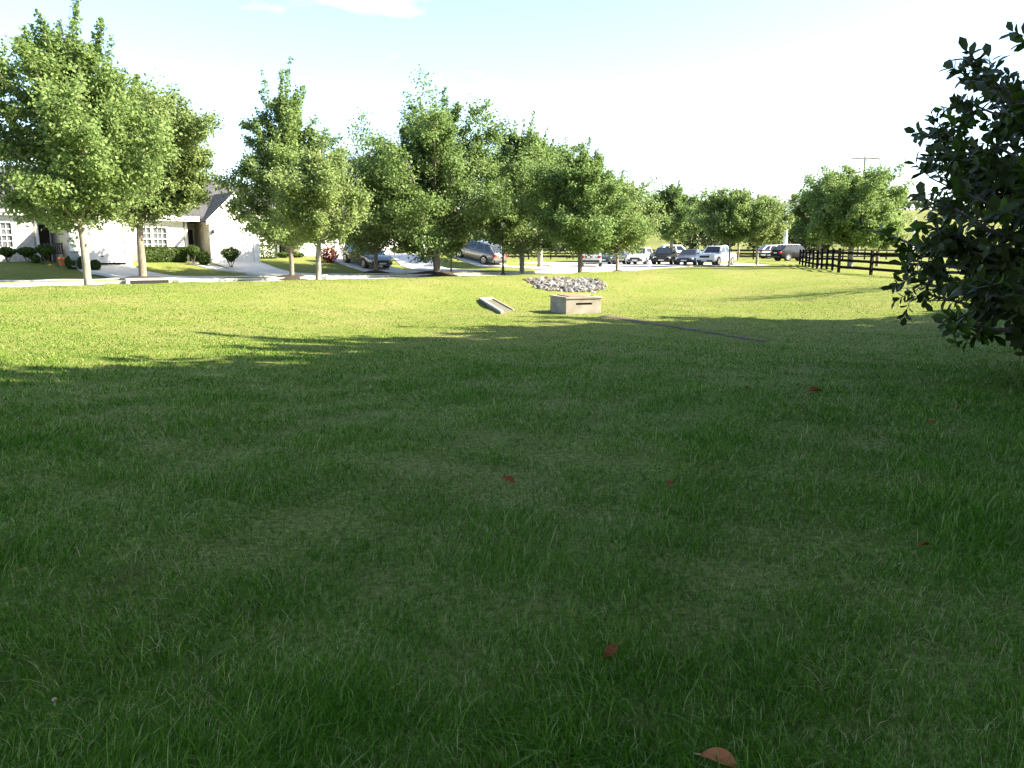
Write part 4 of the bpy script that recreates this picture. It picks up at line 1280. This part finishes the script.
# vehicles glimpsed far behind the trees at the right of the car park
car_px("white car far behind the small pale maple beyond the long fence", 776, 104.0, 256, 5, M['car_white'], 'suv', group="far cars beyond the long fence")
car_px("white van-like car seen past the roof of the charcoal sedan", 676, 92.0, 258, 8, M['car_white'], 'suv', group="far cars beyond the long fence")

# ------------------------------------------------------------------ houses and trees standing outside the frame, which shade the lawn
def neighbour():
    r_ = empty("unseen_house", (9.5, -13, 0), 0, "two-storey house to the right of the photographer, shading the lawn", "house")
    w = MB().box(0, 10, 0, 15.5, -.5, 5.6)
    w.prism([(.0, .0, 5.6), (10, 0, 5.6), (5, 0, 8.6)], (0, .2, 0)).prism([(0, 15.3, 5.6), (10, 15.3, 5.6), (5, 15.3, 8.6)], (0, .2, 0))
    w.build("wall", M['cream'], r_)
    rf = MB()
    for s in (0, 1):
        a = [(-.5, -.4, 5.35), (-.5, 15.9, 5.35), (5, 15.9, 8.65), (5, -.4, 8.65)]
        if s: a = [(10 - p[0], p[1], p[2]) for p in a]
        rf.prism(a, (0, 0, .2))
    ro = rf.build("roof", M['shingle'], r_)
    for z0 in (1.0, 3.7):
        for y in (2, 6, 10, 13):
            wi = MB().box(-.06, .0, y, y + 1.2, z0, z0 + 1.4).build("window", M['trim'], r_)
            MB().box(-.075, -.062, y + .1, y + 1.1, z0 + .1, z0 + 1.3).build("pane", M['pane'], wi)
neighbour()
def skylight_block_house():  # unseen house, added to block skylight and darken the near lawn
    r_ = empty("unseen_house", (-11, -24, 0), 0, "unseen house added behind the photographer to cut skylight on the lawn", "house")
    MB().box(0, 16, 0, 10.5, -.5, 5.4).build("wall", M['cream'], r_)
    rf = MB(); 
    for s in (0, 1):
        a = [(-.4, -.5, 5.2), (16.4, -.5, 5.2), (16.4, 5.25, 8.4), (-.4, 5.25, 8.4)]
        if s: a = [(p[0], 10.5 - p[1], p[2]) for p in a]
        rf.prism(a, (0, 0, .2))
    rf.build("roof", M['shingle'], r_)
    for z0 in (1.0, 3.6):
        for x in (2, 6, 10, 13):
            wi = MB().box(x, x + 1.2, 10.5, 10.56, z0, z0 + 1.4).build("window", M['trim'], r_)
            MB().box(x + .1, x + 1.1, 10.562, 10.575, z0 + .1, z0 + 1.3).build("pane", M['pane'], wi)
skylight_block_house()
SHADE = [((13.5, 1.5), 15.5, 5.2), ((14.2, 7.6), 16.0, 5.4), ((19.0, 14.2), 17.6, 5.4), ((21.5, 19.0), 16.2, 4.6), ((18.0, 4.6), 19.0, 6.0)]
where = ["tree beside the photographer's house to the right of the frame", "shade tree to the right of the magnolia, outside the frame", "shade tree far right beyond the magnolia, outside the frame", "outermost shade tree right of the frame, near the fence", "tallest shade tree behind the one beside the photographer's house"]
for i, ((x, y), H, R) in enumerate(SHADE):
    make_tree(where[i], (x, y, gz(x, y)), H, R, 2.2, .28, 40 + i, nleaf=26000, ls=.42, leafm='maple_dark', group="shade trees right of the frame", name="shade_tree", nb=46, peak=.4)

make_tree("tall bare-limbed tree by the fence to the right of the frame", (25.0, 31.5, gz(25, 31.5)), 12.0, 3.0, 5.0, .22, 52, nleaf=500, ls=.25, leafm='maple_dark', group="shade trees right of the frame", name="shade_tree", nb=12)

# ------------------------------------------------------------------ grass blades, fallen leaves
def grass():
    rng = np.random.default_rng(4)
    # density falls and blades widen with distance, so the sward has an even grain
    N = 950000
    u = rng.random(N)
    y0, y1 = 1.55, 52.0
    Y = y0 * (y1 / y0) ** u
    X = rng.uniform(-1, 1, N) * (Y * .70 + .5)
    # uneven tufting
    def lump(x, y):
        return (np.sin(x * 2.3 + 1.7 * np.sin(y * 1.1)) * np.sin(y * 2.7 + 1.3 * np.sin(x * 1.9)) + .7 * np.sin(x * 5.3 + y * 3.1) * np.sin(y * 6.1 - x * 2.2) + .5 * np.sin(x * .8 + 2) * np.sin(y * .6 + 1))
    lp = lump(X, Y)
    keep = rng.random(N) < .70 + .14 * lp
    # nothing grows on the box, apron, stones, soil or mulch
    keep &= rng.random(N) < 1 - sm(30, 52, Y)
    d = sdist(X, Y)
    keep &= d > .4
    keep &= np.hypot(X - MAG.x, Y - MAG.y) > 1.6
    ca, sa = math.cos(brz), math.sin(brz)
    lx = (X - bc.x) * ca + (Y - bc.y) * sa; ly = -(X - bc.x) * sa + (Y - bc.y) * ca
    keep &= ~((lx > -.06) & (lx < BW + .06) & (ly > -.06) & (ly < BD + .1))
    cx, cy = (s0.x + s2.x) / 2, (s0.y + s2.y) / 2
    keep &= np.hypot((X - cx) / 1.0, (Y - cy) / 1.6) > .62
    for a, b in zip(SOIL, SOIL[1:]):
        ex, ey = b.x - a.x, b.y - a.y
        t = np.clip(((X - a.x) * ex + (Y - a.y) * ey) / (ex * ex + ey * ey), 0, 1)
        keep &= np.hypot(X - a.x - t * ex, Y - a.y - t * ey) > .17
    X, Y, lp = X[keep], Y[keep], lp[keep]
    n = len(X)
    Z = zt(X, Y) - .005
    dist = np.hypot(X, Y)
    h = rng.gamma(5, .0080, n) * (1 + .36 * lp * (1 - .6 * sm(6, 18, dist)))
    h = np.clip(h, .018, .17)
    h *= np.where(rng.random(n) < .03, rng.uniform(1.3, 1.8, n), 1) * (1 - .45 * sm(8, 24, dist))
    w = np.maximum(.0029, .00070 * np.minimum(dist, 26) + .0004) * rng.uniform(.6, 1.5, n)
    a = rng.uniform(0, 2 * np.pi, n)
    # combed in patches by the mower
    comb = 1.2 * np.sin(X * .9 + np.sin(Y * .7)) + 1.1 * np.sin(Y * .8 + 1.3 * np.sin(X * .55))
    # passes of the mower, which lay the grass one way and then the other
    stripe = np.sin((X * .86 - Y * .42) * 2 * np.pi / 2.3) > 0
    mow = np.where(stripe, 1.1, 1.1 + np.pi)
    la = np.where(rng.random(n) < .45, mow + rng.normal(0, .7, n), a)
    la = np.where(rng.random(n) < .18, comb + rng.normal(0, 1.0, n), la)
    lean = h * rng.gamma(2.0, .55, n); lean = np.minimum(lean, h * 2.6)
    dx, dy = np.cos(la) * lean, np.sin(la) * lean
    fa = rng.uniform(0, 2 * np.pi, n)
    wx, wy = np.cos(fa) * w / 2, np.sin(fa) * w / 2
    hh = h / np.sqrt(1 + .35 * (lean / h) ** 2)
    P = np.zeros((n, 5, 3), np.float32)
    P[:, 0] = np.stack([X - wx, Y - wy, Z], 1); P[:, 1] = np.stack([X + wx, Y + wy, Z], 1)
    P[:, 2] = np.stack([X + dx * .38 - wx * .8, Y + dy * .38 - wy * .8, Z + hh * .62], 1); P[:, 3] = np.stack([X + dx * .38 + wx * .8, Y + dy * .38 + wy * .8, Z + hh * .62], 1)
    P[:, 4] = np.stack([X + dx, Y + dy, Z + hh], 1)
    b = np.arange(n) * 5
    F = np.concatenate([np.stack([b, b + 1, b + 3], 1), np.stack([b, b + 3, b + 2], 1), np.stack([b + 2, b + 3, b + 4], 1)])
    o = np_mesh("grass", P.reshape(-1, 3), F, M['blade'])
    tag(o, "mown green lawn grass with uneven tufts", "grass", kind="stuff")
grass()

def fallen_leaf(label, px, py, size, seed, m='fallen', flat=.35, rz=None, group="fallen leaves on the lawn"):
    p = hit(px, py)
    r = random.Random(seed)
    size *= .82
    root = empty("fallen_leaf", (p.x, p.y, p.z + .034), r.uniform(0, 6.28), label, "leaf", group)
    root.rotation_euler = (r.uniform(-flat, flat), r.uniform(-flat, flat), r.uniform(0, 6.28) if rz is None else rz)
    k = 9
    vs_, fs = [], []
    for i in range(k):
        t = i / (k - 1); w = size * .22 * math.sin(math.pi * min(1, t * .93 + .035)) ** .75
        z = .09 * size * math.sin(t * 3.1) + .02 * size * math.sin(t * 9)
        vs_ += [(size * (t - .5), -w, z + w * .55), (size * (t - .5), 0, z), (size * (t - .5), w, z + w * (.75 + .7 * t))]
    for i in range(k - 1):
        a = i * 3; fs += [(a, a + 1, a + 4, a + 3), (a + 1, a + 2, a + 5, a + 4)]
    bl = MB().add(vs_, fs).build("blade", M[m], root, smooth=True)
    so = bl.modifiers.new("thickness", 'SOLIDIFY'); so.thickness = .0012
    MB().tube([(-size * .72, .01, -.01), (-size * .6, 0, 0), (-size * .5, 0, .003)], .0022, 5).build("stalk", M['cap'], root)
fallen_leaf("big tan-pink fallen leaf at the bottom edge of the lawn", 718, 772, .135, 1, 'fallen_tan', .2, rz=-.45)
fallen_leaf("curled red-brown leaf low in the middle of the lawn, above the big tan one", 611, 661, .10, 2)
fallen_leaf("bright red-brown fallen leaf in the right foreground", 923, 552, .11, 3)
fallen_leaf("dark curled leaf right of the centre of the lawn", 671, 490, .12, 4)
fallen_leaf("brown curled leaf at the centre of the lawn", 508, 486, .12, 5)
fallen_leaf("small reddish leaf on the shaded lawn beyond the centre", 748, 392, .15, 6)
fallen_leaf("long flat reddish leaf on the grass left of the magnolia", 815, 395, .24, 7, flat=.1)
fallen_leaf("small tan leaf on the lawn below the magnolia's left side", 955, 411, .11, 8, 'fallen_tan')
fallen_leaf("tan leaf in the shade left of the one below the magnolia", 930, 425, .10, 9, 'fallen_tan')
def toadstool():
    p = hit(55, 706)
    r_ = empty("mushroom", (p.x, p.y, p.z), 0, "tiny tan mushroom in the grass at the lower left", "mushroom")
    MB().lathe([(.004, 0), (.004, .022)], 8).build("stalk", M['clover'], r_)
    MB().lathe([(.010, .021), (.0095, .026), (.006, .030), (.002, .031)], 12).build("cap", M['cap'], r_, smooth=True)
toadstool()
def clover(px, py, label):
    p = hit(px, py)
    r_ = empty("clover_flower", (p.x, p.y, p.z), 0, label, "flower", "clover heads in the lawn")
    MB().tube([(0, 0, 0), (.004, .003, .04), (.002, .004, .075)], .0014, 5).build("stem", M['hedge'], r_)
    MB().lathe([(.003, .070), (.009, .075), (.011, .083), (.008, .091), (.002, .095)], 10).build("flower_head", M['clover'], r_, smooth=True)
# clover(641, 634, "white clover head in the grass above the curled red-brown leaf")
